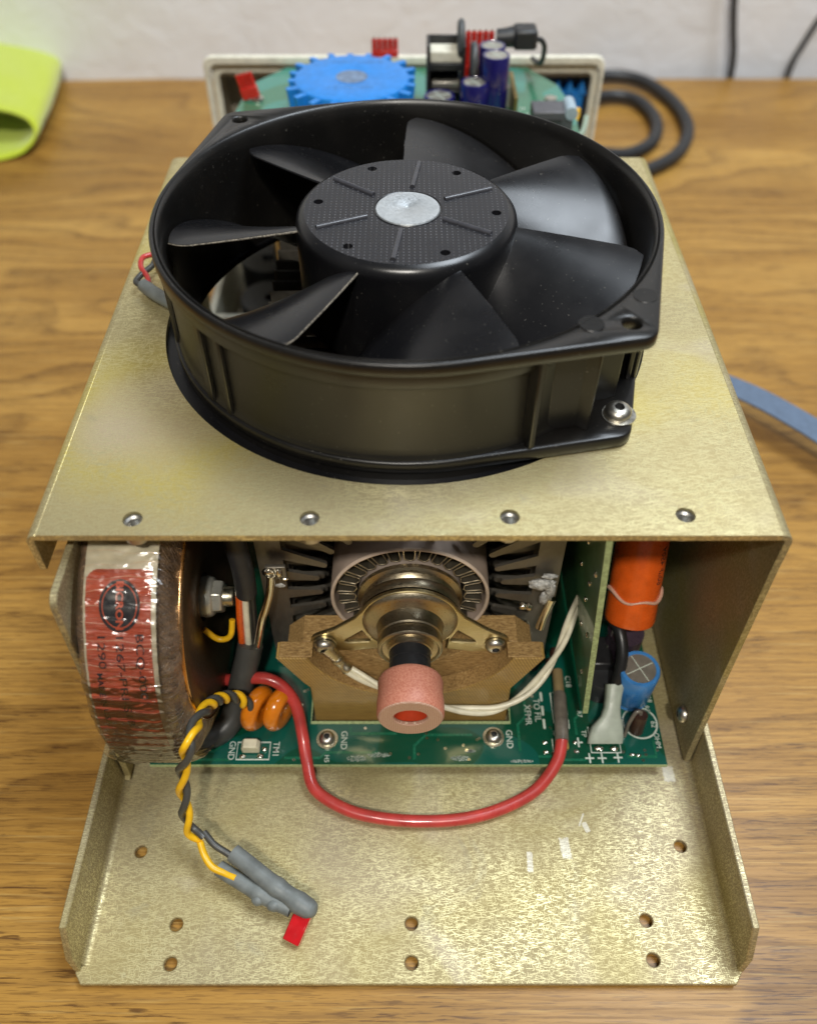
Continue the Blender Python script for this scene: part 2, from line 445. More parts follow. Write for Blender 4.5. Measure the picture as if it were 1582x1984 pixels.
def mesh_tape():
    m=Mat('gauze_tape'); xyz=m.sep(m.coord())
    a=m.math('ABSOLUTE',m.math('SUBTRACT',m.math('FRACT',m.math('DIVIDE',xyz[0],0.55)),0.5)); b=m.math('ABSOLUTE',m.math('SUBTRACT',m.math('FRACT',m.math('DIVIDE',xyz[2],0.55)),0.5))
    g=m.ramp(m.math('MAXIMUM',a,b),[(0.34,0),(0.42,1)])
    m.set(color=m.mix(g,(0.40,0.19,0.13),(0.62,0.46,0.34)),rough=0.45); m.bump(g,0.4,0.1); return m.m
M_['capface']=mesh_tape()
def winding():
    m=Mat('copper_winding_under_film')
    co=m.coord(); xyz=m.sep(co)
    ang=m.math('ARCTAN2',xyz[2],xyz[1])
    rad=m.math('SQRT',m.math('ADD',m.math('MULTIPLY',xyz[1],xyz[1]),m.math('MULTIPLY',xyz[2],xyz[2])))
    ph=m.math('ADD',m.math('MULTIPLY',ang,120),m.math('MULTIPLY',xyz[0],0.55))
    st=m.math('SINE',ph)
    n=m.noise(0.10,m.coord(scale=(1,1,1)),detail=4,dist=1.0)
    c=m.mix(n,(0.085,0.058,0.046),(0.28,0.19,0.125))
    c=m.mix(m.math('MULTIPLY',m.ramp(st,[(0.2,0),(0.9,1)]),0.25),c,(0.30,0.18,0.09))
    # yellowed tape inside the lower half
    lo=m.ramp(m.math('ADD',m.math('MULTIPLY',xyz[2],-0.012),m.math('MULTIPLY',n,0.35)),[(0.38,0),(0.60,1)])
    c=m.mix(lo,c,(0.56,0.41,0.17))
    wr=m.noise(1,m.coord(scale=(0.12,0.9,0.9)),detail=4,dist=1.2)
    m.set(color=c,rough=0.38,coat=1.0,coatr=0.07)
    bmp=m.bump(wr,0.9,1.0); 
    m.l.new(bmp,m.b.inputs['Coat Normal'])
    return m.m
M_['winding']=winding()
def label_red():
    m=Mat('red_label_under_film')
    wr=m.noise(1,m.coord(scale=(0.05,0.8,0.8)),detail=4,dist=1.5)
    n=m.noise(0.15,detail=4)
    xyz=m.sep(m.coord())
    c=m.mix(n,(0.34,0.046,0.016),(0.48,0.090,0.036))
    # browned adhesive showing in bands low on the label
    bands=m.ramp(m.math('ADD',m.noise(1,m.coord(scale=(0.02,0.28,0.28)),detail=2),m.math('MULTIPLY',xyz[2],-0.006)),[(0.60,0),(0.68,0.65)])
    c=m.mix(bands,c,(0.36,0.15,0.055))
    m.set(color=c,rough=0.4,coat=1.0,coatr=0.06)
    bmp=m.bump(wr,1.0,1.0); m.l.new(bmp,m.b.inputs['Coat Normal']); return m.m
M_['label_red']=label_red()
def film(name='clear_film'):
    m=Mat(name); nt=m.nt
    tr_=nt.nodes.new('ShaderNodeBsdfTransparent'); tr_.inputs[0].default_value=(0.98,0.96,0.92,1)
    gl=nt.nodes.new('ShaderNodeBsdfGlossy'); gl.inputs['Roughness'].default_value=0.16; gl.inputs[0].default_value=(1,1,1,1)
    lw=nt.nodes.new('ShaderNodeFresnel'); lw.inputs[0].default_value=1.65
    mx=nt.nodes.new('ShaderNodeMixShader'); out=[n for n in nt.nodes if n.type=='OUTPUT_MATERIAL'][0]
    m.l.new(lw.outputs[0],mx.inputs[0]); m.l.new(tr_.outputs[0],mx.inputs[1]); m.l.new(gl.outputs[0],mx.inputs[2]); m.l.new(mx.outputs[0],out.inputs[0])
    return m.m
M_['film']=film()
def wallm():
    m=Mat('painted_plaster')
    a=m.noise(0.035,m.coord(),detail=6,rough=0.6,dist=0.5); b=m.noise(0.012,m.coord(),detail=2)
    c=m.mix(a,(0.76,0.78,0.82),(0.84,0.86,0.90)); c=m.mix(m.ramp(b,[(0.45,0),(0.75,0.4)]),c,(0.76,0.75,0.73))
    m.set(color=c,rough=0.7); m.bump(a,0.6,3.0); return m.m
M_['wall']=wallm()
def towelm():
    m=Mat('lime_microfibre')
    wv=m.noise(1,m.coord(scale=(0.7,0.25,0.7)),detail=4)
    m.set(color=m.mix(wv,(0.40,0.50,0.012),(0.60,0.70,0.03)),rough=0.9,sheen=0.6); m.bump(wv,0.8,1.0); return m.m
M_['towel']=towelm()
def spadem():
    return simple('red_nylon_terminal',(0.55,0.02,0.012),0.25,coat=0.3)
M_['spade']=spadem()

# ------------------------------------------------------------------ setting: table, wall
g=G().box(-900,900,-420,655,-24,0)
tb=g.make('table',M_['oak'],bevel=2,origin=(0,0,0)); tag(tb,'long oak-grain laminate tabletop running back to the white wall','table')
WR=Matrix.Rotation(R(2.6),4,'Z')
g=G().box(-1200,1200,0,60,-700,500,M=T(0,662,0)@WR)
wl=g.make('wall',M_['wall'],origin=(0,662,0)); tag(wl,'off-white lightly textured painted wall behind the table','wall')
g=G().box(-2500,2500,-2500,2500,-760,-740)
fl=g.make('floor',simple('grey_floor',(0.25,0.23,0.21),0.6)); fl['kind']='structure'

# ------------------------------------------------------------------ chassis
ch=thing('laser_chassis','gold chromated aluminium box with a round cut-out in its lid and an open front','chassis',(0,140,0))
TB=2.0                                   # sheet thickness
hp=[(-86.2,38.6),(87.9,40.3),(-70.8,16.5),(0.9,16.8),(72.7,17.7),(-70.6,3.5+2.0),(0.9,5.8),(72.8,6.6)]
out=[(-98.2,3.0),(-96.0,0),(96.0,0),(98.6,3.6),(98,284),(-97.5,284)]
plate('base_plate',out,[circ(x,y,2.0,20) for x,y in hp],TB,T(0,0,1.2),M_['plate'],ch,bevel=0.25)
# flanges: bent-up edges left and right, front end clipped
def flange(x0,x1):
    pr=[(1.2+TB,3.0),(10,3.0)]
    o=[(3.4,3.3),(4.0,12.5),(9.5,24.0),(284,24.0),(284,3.3)]
    return plate('side_flange',o,[],x1-x0,T(x0,0,0)@YZ,M_['plate'],ch,bevel=0.3)
flange(-98.6,-96.6); flange(97.0,99.0)
# small bend radii along the inside of the flanges
for sx,x in ((1,-96.6),(-1,97.0)):
    v=[];n=6
    for yy in (5,284):
        for i in range(n+1):
            a=R(90*i/n); v.append((x+sx*(2.2-2.2*math.sin(a)) ,yy,3.2+2.2-2.2*math.cos(a)))
    f=[(i,i+1,n+1+i+1,n+1+i) for i in range(n)]
    mesh('bend',v,f,M_['plate'],ch,smooth=60)
# left inner wall, leaning in slightly at the top, its top front corner clipped
lw=arc(68,103,5,180,90,5)
o=[(62,5)]+[(63,y) for y in (6,)]+[(63.5,100)]+[(x,z) for x,z in arc(67.5,101.5,4,180,95,5)]+[(275,105.5),(275,5)]
LT=Matrix.Shear('XZ',4,(0,0)) if False else Matrix.Identity(4)
v,f=plate_geo(o,[],2.0,T(-96.2,0,0)@YZ,0.25)
v=[Vector((p.x+(p.z-3)*0.045,p.y,p.z)) for p in v]
mesh('side_wall',v,f,M_['inner'],ch,smooth=30)
# lid: top, right side wall and short left lip, one bent sheet
H=115.6; Y0=76.8; Y1=281
ins=[(-71.4,82.4),(-25.6,82.7),(26.3,83.2),(72.0,83.8)]
plate('lid',[(-95.0,Y0),(95.5,Y0),(95.5,Y1),(-95.0,Y1)],[circ(x,y,2.6,24) for x,y in ins]+[circ(-1.1,171.6,77.1,120)],TB,T(0,0,H-TB),M_['top'],ch)
def bent(name,prof,y0,y1,mat,th=TB):
    """prof: outer line in xz, thickened inwards (to the right hand side of travel)"""
    P=[Vector((a,b)) for a,b in prof]; n=len(P); inn=[]
    for i in range(n):
        d=(P[min(i+1,n-1)]-P[max(i-1,0)]).normalized(); inn.append(P[i]+Vector((d.y,-d.x))*th)
    ring=P+inn[::-1]; m=len(ring)
    v=[(p.x,y0,p.y) for p in ring]+[(p.x,y1,p.y) for p in ring]
    f=[(i,(i+1)%m,m+(i+1)%m,m+i) for i in range(m)]
    for i in range(n-1):
        f.append((i,m-1-i,m-2-i,i+1)); f.append((m+i,m+i+1,m+m-2-i,m+m-1-i))
    return mesh(name,v,f,mat,ch,smooth=40,bevel=0.2,seg=1)
a=arc(-95.0,H-3.2,3.2,90,180,8)
bent('lid_lip',[(-98.2,101.5)]+a[::-1],Y0,Y1,M_['top'])
# lip front end is chamfered at its foot
a=arc(95.5,H-3.2,3.2,90,0,8)
rw=[(x,z) for x,z in a]+[(98.6,100),(97.6,60),(96.6,14.0),(96.4,5.5)]
# right side wall: front edge runs slightly forward towards the foot
P=[Vector(p) for p in rw]; n=len(P); inn=[]
for i in range(n):
    d=(P[min(i+1,n-1)]-P[max(i-1,0)]).normalized(); inn.append(P[i]+Vector((d.y,-d.x))*TB)
ring=P+inn[::-1]; m=len(ring)
yf=lambda z: Y0-max(0,(104-z))*0.085
v=[(p.x,yf(p.y),p.y) for p in ring]+[(p.x,Y1,p.y) for p in ring]
f=[(i,(i+1)%m,m+(i+1)%m,m+i) for i in range(m)]
for i in range(n-1): f.append((i,m-1-i,m-2-i,i+1)); f.append((m+i,m+i+1,m+m-2-i,m+m-1-i))
mesh('side_wall',v,f,M_['inner'],ch,smooth=40,bevel=0.2,seg=1)
# captive threaded inserts under the lid
for x,y in ins:
    pr=[(2.55,H-1.0),(2.5,H-1.5),(1.95,H-2.0)]
    for k in range(11): pr.append((1.95-0.22*(k%2), H-2.1-0.38*k))
    pr+=[(1.7,H-6.6),(3.4,H-6.6),(3.4,H-TB-0.05)]
    ti=G().lathe(pr,(x,y,0),seg=32).make('threaded_insert',M_['thread'],ch,smooth=30)
    G().lathe([(1.9,H-6.5),(0.01,H-6.5)],(x,y,0),seg=20).make('insert_bore',M_['dark_hole'],ti)  # black disc put in for the darkness down the hole
def button_head(name,c,r,h,axis,mat,parent,socket=True,seg=32):
    """axis: unit vector; dome screw head with a hex socket"""
    q=Vector(axis).to_track_quat('Z','Y').to_matrix().to_4x4(); M=T(*c)@q
    k=r*0.36
    pr=[(r,0),(r,h*0.16)]+[(k+(r-k)*math.cos(R(t)),h*0.16+(h*0.84)*math.sin(R(t))) for t in range(12,91,13)]+[(k,h)]
    gg=G().lathe(pr,seg=seg,M=M)
    o=gg.make(name,mat,parent,smooth=40)
    s=G()
    hexp=[(k*math.cos(R(60*i)),k*math.sin(R(60*i))) for i in range(6)]
    vv=[M@Vector((x,y,h*0.999)) for x,y in hexp]+[M@Vector((x*0.9,y*0.9,h*0.35)) for x,y in hexp]
    s.add(vv,[(i,(i+1)%6,6+(i+1)%6,6+i) for i in range(6)]+[tuple(range(6,12))])
    s.make('socket',M_['steel'],o) if False else mesh('socket',[p for p in s.v],s.f,M_['dark_hole'],o)
    return o
button_head('screw',(94.4,80.5,16.5),3.1,2.2,(-1,0,0),M_['steel'],ch)

# ------------------------------------------------------------------ cooling fan
FX,FY=-0.6,172.5; FZ=H+0.15
fan=thing('cooling_fan','large round black axial fan with seven blades standing on the lid cut-out','fan',(FX,FY,FZ))
def ear_outline(r,dist,rc,off=0):
    pts=[]
    half=math.degrees(math.acos(r/(dist+rc*0+r*0) if dist>r else 1))
    # circle with two tangent corners at -45.5 and 134.5 degrees
    for base in (-45.5,134.5):
        # corner centre
        cx,cy=(dist-rc)*math.cos(R(base)),(dist-rc)*math.sin(R(base))
        al=math.degrees(math.acos((r-rc)/(dist-rc)))
        pts+= arc(cx,cy,rc,base-al,base+al,8)
        pts+= arc(0,0,r,base+al,base+180-al,40)
    return pts
EO=ear_outline(74.9,88.0,5.5)
inner=circ(0,0,71.6,120)
e1=(81*math.cos(R(-45.5)),81*math.sin(R(-45.5))); e2=(-e1[0],-e1[1])
Mf=T(FX,FY,FZ)
# upper flange ring with ears
plate('upper_flange',EO,[circ(0,0,73.4,120),circ(e1[0],e1[1],2.5,20),circ(e2[0],e2[1],2.5,20)],4.2,Mf@T(0,0,33.6),M_['fan'],fan,bevel=0.5,smooth=50)
EO2=ear_outline(74.3,87.5,5.5)
plate('lower_flange',EO2,[circ(0,0,72.0,120),],4.2,Mf@T(0,0,0),M_['fan'],fan,bevel=0.5,smooth=50)
# duct: rounded intake lip, wall with a seam groove, foot lengthened to keep the gap dark
prof=[(73.6,37.2),(73.0,38.0),(72.6,37.7),(71.9,36.2),(71.5,33.2),(71.3,29),(71.2,22),(71.2,-5.2),(74.0,-5.2),(74.0,-0.3),
      (73.4,4.4),(73.0,5.2),(72.7,6.2),(72.5,8.0),(72.5,28.5),(72.7,29.2),(74.0,29.6),(74.3,30.2),(74.3,33.7),(73.6,33.7)]
G().lathe(prof,(FX,FY,FZ),seg=144,closed=True).make('duct',M_['fan'],fan,smooth=40)
G().lathe([(70.4,-3.2),(84.0,-3.2),(84.0,-2.3),(70.4,-2.3)],(FX-0.8,FY-1.0,FZ),seg=96,closed=True).make('foam_gasket',M_['blade'],fan,smooth=40)  # added black ring, blocks the lit interior so the gap looks dark
# embossed ejector marks on the front ear
for dx,dy in ((46.5,-58.2),(62.2,-46.0)):
    G().lathe([(0.01,0.18),(3.2,0.18),(3.4,0.0)],(FX+dx,FY+dy,FZ+37.75),seg=28).make('ejector_mark',M_['fan'],fan,smooth=40)
# vertical ribs between the flanges
def rib(a,r0,r1,w):
    Mr=Mf@Matrix.Rotation(R(a),4,'Z')
    G().box(r0,r1,-w/2,w/2,4.0,33.8,M=Mr).make('rib',M_['fan'],fan,bevel=0.5)
for a,w,r1 in ((-139.5,3.0,74.0),(-132.5,2.0,73.6),(-63.5,2.0,76.5),(-29,2.2,77.5),(40,2.5,74),(62,2.5,74),(117,2,77),(152,2,77),(196,2.5,73.8)):
    rib(a,72.3,max(r1,74.0),w)
# ribs that close the front ear
def wallrib(p,q,t=1.6):
    p=Vector(p);q=Vector(q);d=(q-p).normalized();n=Vector((-d.y,d.x))*t/2
    c=[p+n,q+n,q-n,p-n]
    v=[(FX+x.x,FY+x.y,FZ+4.0) for x in c]+[(FX+x.x,FY+x.y,FZ+33.8) for x in c]
    mesh('rib',v,[(0,1,2,3),(4,5,6,7),(0,1,5,4),(1,2,6,5),(2,3,7,6),(3,0,4,7)],M_['fan'],fan,bevel=0.4)
wallrib((38,-60),(49.5,-57.5),3.0); wallrib((46,-58.5),(50.5,-60.5),1.5)
wallrib((65.5,-30),(65.0,-39),1.6); wallrib((50,-50),(60,-46),1.2)
wallrib((-49.5,57.5),(-46,59.5),2.0)
# hub / rotor
hubp=[(20,3.0),(32.8,3.0),(33.2,4.0),(33.2,33.0),(32.8,35.0),(31.7,36.3),(30.6,36.9),(30.2,37.05)]
rotor=G().lathe(hubp,(FX,FY,FZ),seg=96).make('rotor',M_['blade'],fan,smooth=50)
hh=[circ(26.6*math.cos(R(a)),26.6*math.sin(R(a)),1.45,18) for a in (54,114,172,232,294,354)]
face=plate('rotor_face',circ(0,0,30.25,96),hh,2.4,Mf@T(0,0,34.65),M_['hub'],fan,smooth=30)
G().lathe([(0.01,33.2),(30.1,33.2)],(FX,FY,FZ),seg=40).make('rotor_inside',M_['dark_hole'],rotor)
G().lathe([(9.6,37.0),(9.4,37.35),(1.0,37.5),(0.8,37.35),(0.01,37.35)],(FX+0.4,FY-0.4,FZ),seg=48).make('centre_disc',M_['disc'],fan,smooth=40)
G().lathe([(10.3,37.0),(10.1,37.25),(9.7,37.0)],(FX+0.4,FY-0.4,FZ),seg=48).make('centre_ring',M_['blade'],fan,smooth=40)
for a in (82,24,-31,-97.5,-157,142):
    Mr=Mf@Matrix.Rotation(R(a),4,'Z')
    gg=G().tube([Mr@Vector((12.6,0,37.1)),Mr@Vector((28.2,0,37.1))],0.85,seg=8,smooth=False)
    gg.make('raised_ridge',M_['ridge'],fan,smooth=60)
# blades
def blade(a0):
    nr,nt=14,20; v=[]; 
    def sp(s,t,side):
        r=31.6+(70.2-31.6)*s-0.0
        # rounded tip corners
        dr=0
        if s>0.85:
            k=(s-0.85)/0.15
            tt=t+ (k*k*0.05)*(1-2*t)*1.0
        else: tt=t
        sweep=50-5*s; a=a0+ (1-s)*2.0 - tt*sweep
        z=34.2-(26.0-2*s)*(tt**1.55)-1.2*s*(1-t)
        th=(0.75-0.35*s)*side*(0.55+1.6*t*(1-t))
        return Vector((r*math.cos(R(a)),r*math.sin(R(a)),z+th))
    for side in (1,-1):
        for i in range(nr+1):
            for j in range(nt+1):
                p=sp(i/nr,j/nt,side); v.append((p.x+FX,p.y+FY,p.z+FZ))
    N=(nr+1)*(nt+1); f=[]
    for b in (0,N):
        for i in range(nr):
            for j in range(nt):
                q=b+i*(nt+1)+j; f.append((q,q+1,q+nt+2,q+nt+1))
    edge=[i*(nt+1) for i in range(nr+1)]+[nr*(nt+1)+j for j in range(1,nt+1)]+[i*(nt+1)+nt for i in range(nr-1,-1,-1)]+[j for j in range(nt-1,0,-1)]
    for a_,b_ in zip(edge,edge[1:]+edge[:1]): f.append((a_,b_,b_+N,a_+N))
    o=mesh('fan_blade',v,f,M_['blade'],fan,smooth=50)
    # gritty dirt line on the leading edge
    pts=[sp(i/nr,0,0)+Vector((FX,FY,FZ)) for i in range(nr+1)]
    G().tube([p+Vector((0,0,-0.1)) for p in pts],lambda t:0.42-0.2*t,seg=6,sub=2).make('leading_edge',M_['edge_dirt'] if -180<a0<-100 else M_['blade'],o,smooth=60)
for k in range(7): 
    a=89.5-51.43*k
    if a<-180: a+=0
    blade(a if a>-180 else a)
# motor support under the rotor
G().lathe([(0.01,-1.0),(30,-1.0),(30,2.4),(0.01,2.4)],(FX,FY,FZ),seg=48).make('motor_base',M_['fan'],fan,smooth=40)
for a in (20,95,-115,-60):
    Mr=Mf@Matrix.Rotation(R(a),4,'Z')
    G().box(28,71,-2.2,2.2,-1.0,1.6,M=Mr).make('strut',M_['fan'],fan,bevel=0.6)
button_head('screw',(FX+59.6,FY-54.5,FZ+4.7),3.9,2.6,(0.05,-0.05,1),M_['steel'],fan)
G().lathe([(4.8,0.0),(4.8,0.5),(2,0.5)],(FX+59.9,FY-54.8,FZ+4.15),seg=32).make('washer',M_['steel'],fan,smooth=40)

# fan lead lying on the lid at the fan's left
ld=thing('fan_lead','grey sleeve with a small red and black wire loop, left of the fan','cable',(-86,185,118))
G().tube([(-88.5,184.0,118.6),(-83.5,178.5,119.0),(-76,172.5,119.2),(-70,171,119)],2.3,seg=16).make('sleeve',M_['greysleeve'],ld,smooth=60)
G().tube([(-86.5,183.0,119.5),(-87.5,186.5,120.2),(-90.5,191.5,121.0),(-90.6,196.5,121.5),(-86.5,199.5,121)],0.95,seg=10).make('wire',M_['red'],ld,smooth=60,label='short red wire bent into a loop')
G().tube([(-87.5,183.5,119.0),(-91.0,184.3,119.5),(-90.0,188.0,120),(-86.8,192,121),(-86,197,121.0),(-82,204,119)],1.0,seg=10).make('wire',M_['greywire'],ld,smooth=60,label='dark grey wire crossing under the red one')

# ------------------------------------------------------------------ laser tube
TX,TZ=0.5,57.0
tu=thing('laser_tube','finned laser tube end with a stepped metal flange, black stem and pink boot','laser tube',(TX,100,TZ))
G().lathe([(25.6,100),(25.6,250),(24.4,250),(24.4,100),(24.9,99.7)],(TX,0,TZ),'y',96,closed=True).make('outer_tube',M_['tan_tube'],tu,smooth=40)
G().lathe([(25.6,100.0),(25.5,99.5),(25.0,99.2),(24.5,99.5),(24.4,100.0)],(TX,0,TZ),'y',96).make('tube_lip',simple('bare_tube_lip',(0.72,0.58,0.46),0.45,0.2),tu,smooth=60)
# corrugated cooling fin: sheet folded into 36 loops
def corrugated(y0,y1):
    nl=27; pts=[]
    for i in range(nl):
        a=360*i/nl; b=360/nl
        ri,ro=17.4,23.6
        # outward leg, outer bend, inward leg, inner bend
        for t in (0,0.5,1): pts.append((ri+0.9+(ro-1.6-ri)*t, a+b*0.16))
        for q in (150,110,70,30): pts.append((ro-0.9+0.9*math.sin(R(180-q)) if False else ro-0.75+0.75*math.sin(R(q)), a+b*(0.28-0.12*math.cos(R(180-q)))))
        for t in (1,0.5,0): pts.append((ri+0.9+(ro-1.6-ri)*t, a+b*0.44))
        for q in (30,90,150): pts.append((ri+0.75-0.75*math.sin(R(q)), a+b*(0.72-0.22*math.cos(R(q)))))
    v=[];th=0.16
    for r,a in pts:
        for yy in (y0,y1):
            for dr in (-th,th):
                v.append((TX+(r+dr)*math.cos(R(a)),yy,TZ+(r+dr)*math.sin(R(a))))
    # offset along normal
    n=len(pts); P=[Vector((r*math.cos(R(a)),r*math.sin(R(a)))) for r,a in pts]; v=[]
    for i in range(n):
        d=(P[(i+1)%n]-P[i-1]).normalized(); nn=Vector((-d.y,d.x))*th
        for p in (P[i]+nn,P[i]-nn):
            v.append((TX+p.x,y0,TZ+p.y)); v.append((TX+p.x,y1,TZ+p.y))
    f=[]
    for i in range(n):
        j=(i+1)%n; a,b=4*i,4*j
        f+=[(a,b,b+1,a+1),(a+2,a+3,b+3,b+2),(a,a+2,b+2,b)]
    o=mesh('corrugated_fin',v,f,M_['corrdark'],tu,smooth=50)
    gg=G(); gg.tube([(TX+p.x,y0,TZ+p.y) for p in P+[P[0]]],0.22,seg=6,smooth=False); gg.make('fin_edge',M_['corr'],o,smooth=60)  # pale wire paints the lit front edge onto the dark sheet
    return o
corrugated(101.5,125)
G().lathe([(16.6,101.0),(16.6,220),(0.01,220)],(TX,0,TZ),'y',64).make('core',M_['tubeinside'],tu,smooth=40)
G().lathe([(24.3,140),(16.7,140)],(TX,0,TZ),'y',64).make('tube_baffle',M_['dark_hole'],tu,smooth=40)  # added dark ring, makes the space behind the fin loops black
G().lathe([(17.0,100.6),(16.8,99.4),(15.2,98.6),(14.6,97.2),(14.2,96.8),(16.0,96.0),(16.2,94.2),(15.6,92.8)],(TX,0,TZ),'y',64).make('rim_ring',M_['nickel'],tu,smooth=35)
# triangular bracket with two ears
def bracket():
    L=(-27.8,-12.0); Rr=(27.8,-12.6)
    o=[]
    o+=[(x,z) for x,z in arc(0,0,15.8,22,158,16)]
    o+=[(-17.5,1.5),(-24.5,-4.8)]
    o+=[(x,z) for x,z in arc(L[0],L[1],4.6,125,270,8)]
    o+=[(-20,-17.0),(-12,-15.6)]+[(x,z) for x,z in arc(0,0,15.8,218,322,14)]+[(12,-15.6),(20,-17.4)]
    o+=[(x,z) for x,z in arc(Rr[0],Rr[1],4.6,-90,55,8)]
    o+=[(24.5,-4.8),(17.5,1.5)]
    h1=[(-15.4,-5.2),(-20.8,-10.4),(-21.2,-11.6),(-20.2,-12.2),(-13.4,-11.6),(-12.9,-10.8)]
    h2=[(-x,z) for x,z in h1]
    c=circ(0,0,11.0,48)
    return plate('bracket',o,[h1,h2,circ(L[0],L[1],1.4,14),circ(Rr[0],Rr[1],1.4,14),c],1.6,T(TX,92.4,TZ)@XZ,M_['brass'],tu,bevel=0.3)
bracket()
G().lathe([(15.2,90.9),(14.6,90.2),(13.6,89.6),(12.2,89.3),(10.6,88.6),(10.2,87.2),(10.0,84.6),(9.6,84.2),(9.6,83.4),(10.1,82.9),(10.1,80.6),(9.6,80.1),(9.1,80.0),(8.6,80.6),(7.0,81.0),(6.8,79.2),(6.4,79.0)],(TX,0,TZ),'y',96).make('stepped_flange',M_['nickel'],tu,smooth=35)
G().lathe([(6.3,80.5),(6.3,75.6),(6.0,75.4),(6.0,75.0),(6.35,74.8),(6.35,71.2),(5.9,71.0),(5.9,70.4),(6.2,70.2),(6.2,68)],(TX,0,TZ),'y',64).make('stem',M_['black'],tu,smooth=35)
capp=[(6.0,70.4),(8.6,70.2),(9.4,69.6),(9.8,68.4),(9.6,65),(9.9,62),(9.9,58.0),(9.4,57.2)]
boot=G().lathe(capp,(TX+0.1,0,TZ-0.2),'y',72).make('boot',M_['capred'],tu,smooth=50)
fo=circ(0,0,9.45,72); 
plate('boot_face',fo,[[(4.9*math.cos(R(a))*(1.0),4.2*math.sin(R(a))+0.4) for a in range(0,360,12)]],1.4,T(TX+0.1,58.3,TZ-0.2)@XZ,M_['capface'],boot,bevel=0.35)
G().lathe([(5.2,58.0),(4.9,67.0),(0.01,67.4)],(TX+0.1,0,TZ),'y',40).make('boot_core',M_['capcore'],boot,smooth=40)
for x,z in ((TX-27.8,TZ-12.0),(TX+27.8,TZ-12.6)):
    button_head('screw',(x,90.6 if x>0 else 89.6,z),3.4,2.4,(0,-1,0.0),M_['steel'],tu)
    if x<0: G().lathe([(4.0,0.0),(4.0,0.7),(1.5,0.7)],seg=28,M=T(x,90.6,z)@XZ).make('lug_ring',M_['lugmetal'],tu,smooth=40)

# ------------------------------------------------------------------ heat sink: stamped comb plates round the tube
hs=thing('heat_sink','grey stamped fin plates with fingers pointing at the laser tube','heat sink',(TX,104,TZ))
def fin_plate(y,name='fin_plate'):
    inn=[]; ri=28.5
    n=26; hw=40.0; zt=52.0-0; zb=-44.0
    def edge(a):
        c,s_=math.cos(R(a)),math.sin(R(a))
        k=min(hw/abs(c) if abs(c)>1e-6 else 1e9, (zt/s_ if s_>1e-6 else (zb/s_ if s_<-1e-6 else 1e9)))
        return k
    for i in range(n):
        a=5+360/n*i
        r1=edge(a)
        # finger i at angle a: root wide, tip round
        w0,w1=2.3,1.15
        d=Vector((math.cos(R(a)),math.sin(R(a)))); nn=Vector((-d.y,d.x))
        rt=ri+(0 if i%2 else 1.0)
        ea=a-math.degrees(w0/r1); eb=a+math.degrees(w0/r1)
        p0=Vector((math.cos(R(ea)),math.sin(R(ea))))*edge(ea); p1=Vector((math.cos(R(eb)),math.sin(R(eb))))*edge(eb)
        inn.append(tuple(p0))
        for q in range(0,181,30):
            c=d*(rt+w1)-d*w1*math.sin(R(q))-nn*w1*math.cos(R(q)); inn.append(tuple(c))
        inn.append(tuple(p1))
        # follow the frame to the next finger, through a corner if one lies between
        a2=5+360/n*(i+1)
        for ca in (math.degrees(math.atan2(zt,hw)),180-math.degrees(math.atan2(zt,hw)),180+math.degrees(math.atan2(-zb,hw)),360-math.degrees(math.atan2(-zb,hw))):
            if eb<ca<a2-3: inn.append((edge(ca)*math.cos(R(ca)),edge(ca)*math.sin(R(ca))))
    o=[(-48,-45.5),(48,-45.5),(48,55.5),(-48,55.5)]
    return plate(name,o,[inn],1.2,T(TX,y,TZ)@XZ,M_['finmetal'],hs)
fp=fin_plate(105.5)
for k in range(1,22):
    c=fp.copy(); COL.objects.link(c); c.parent=hs; c.location=fp.location+Vector((0,6.5*k*S,0))
# bent solder tabs with crusty joints
def blob(name,c,r,mat,parent,sq=(1,1,1),seed=0,lump=1.0):
    bm=bmesh.new(); bmesh.ops.create_icosphere(bm,subdivisions=3,radius=1)
    v=[]
    for p in bm.verts:
        k=1+lump*(0.35*noise.noise(p.co*2.1+Vector((seed,0,0)))+0.18*noise.noise(p.co*5+Vector((seed,3,0))))
        v.append((c[0]+p.co.x*r*sq[0]*k,c[1]+p.co.y*r*sq[1]*k,c[2]+p.co.z*r*sq[2]*k))
    f=[tuple(x.index for x in q.verts) for q in bm.faces]; bm.free()
    return mesh(name,v,f,mat,parent,smooth=70)
G().box(-44.5,-38.0,99.5,101.0,67.5,73.5).make('solder_tab',M_['finmetal'],hs,bevel=0.3)
for i,(x,z,r,sq) in enumerate(((42.5,63,3.2,(1.2,0.5,0.7)),(45.5,60.0,2.8,(0.6,0.5,1.6)),(43.8,55.5,2.2,(0.6,0.5,1.3)),(44.5,67,1.8,(1.4,0.5,0.5)),(40.5,64,1.6,(1.4,0.4,0.6)))):
    blob('solder_crust',(x,101,z),r,M_['crust'],hs,sq,i)
G().tube([(46.5,100.5,56),(44.5,99,48),(43.6,97.5,43.5)],1.5,seg=10).make('tab_pin',M_['solder'],hs,smooth=60)
for x,z in ((37.5,52),(39.5,51.5)): blob('solder_bead',(x,100.5,z),1.3,M_['solder'],hs,seed=x)
for i,(x,z,r,sq) in enumerate(((-43.4,71.5,1.5,(1.2,0.8,1.2)),(-40.2,71.0,1.4,(0.8,0.8,1.6)),(-38.8,68.0,0.9,(1.4,0.6,0.5)),(-40.5,64.5,1.2,(1.3,0.3,0.8)))):
    blob('solder_blob',(x,99.3,z),r,M_['crust'] if i==3 else M_['solder'],hs,sq,i+9)

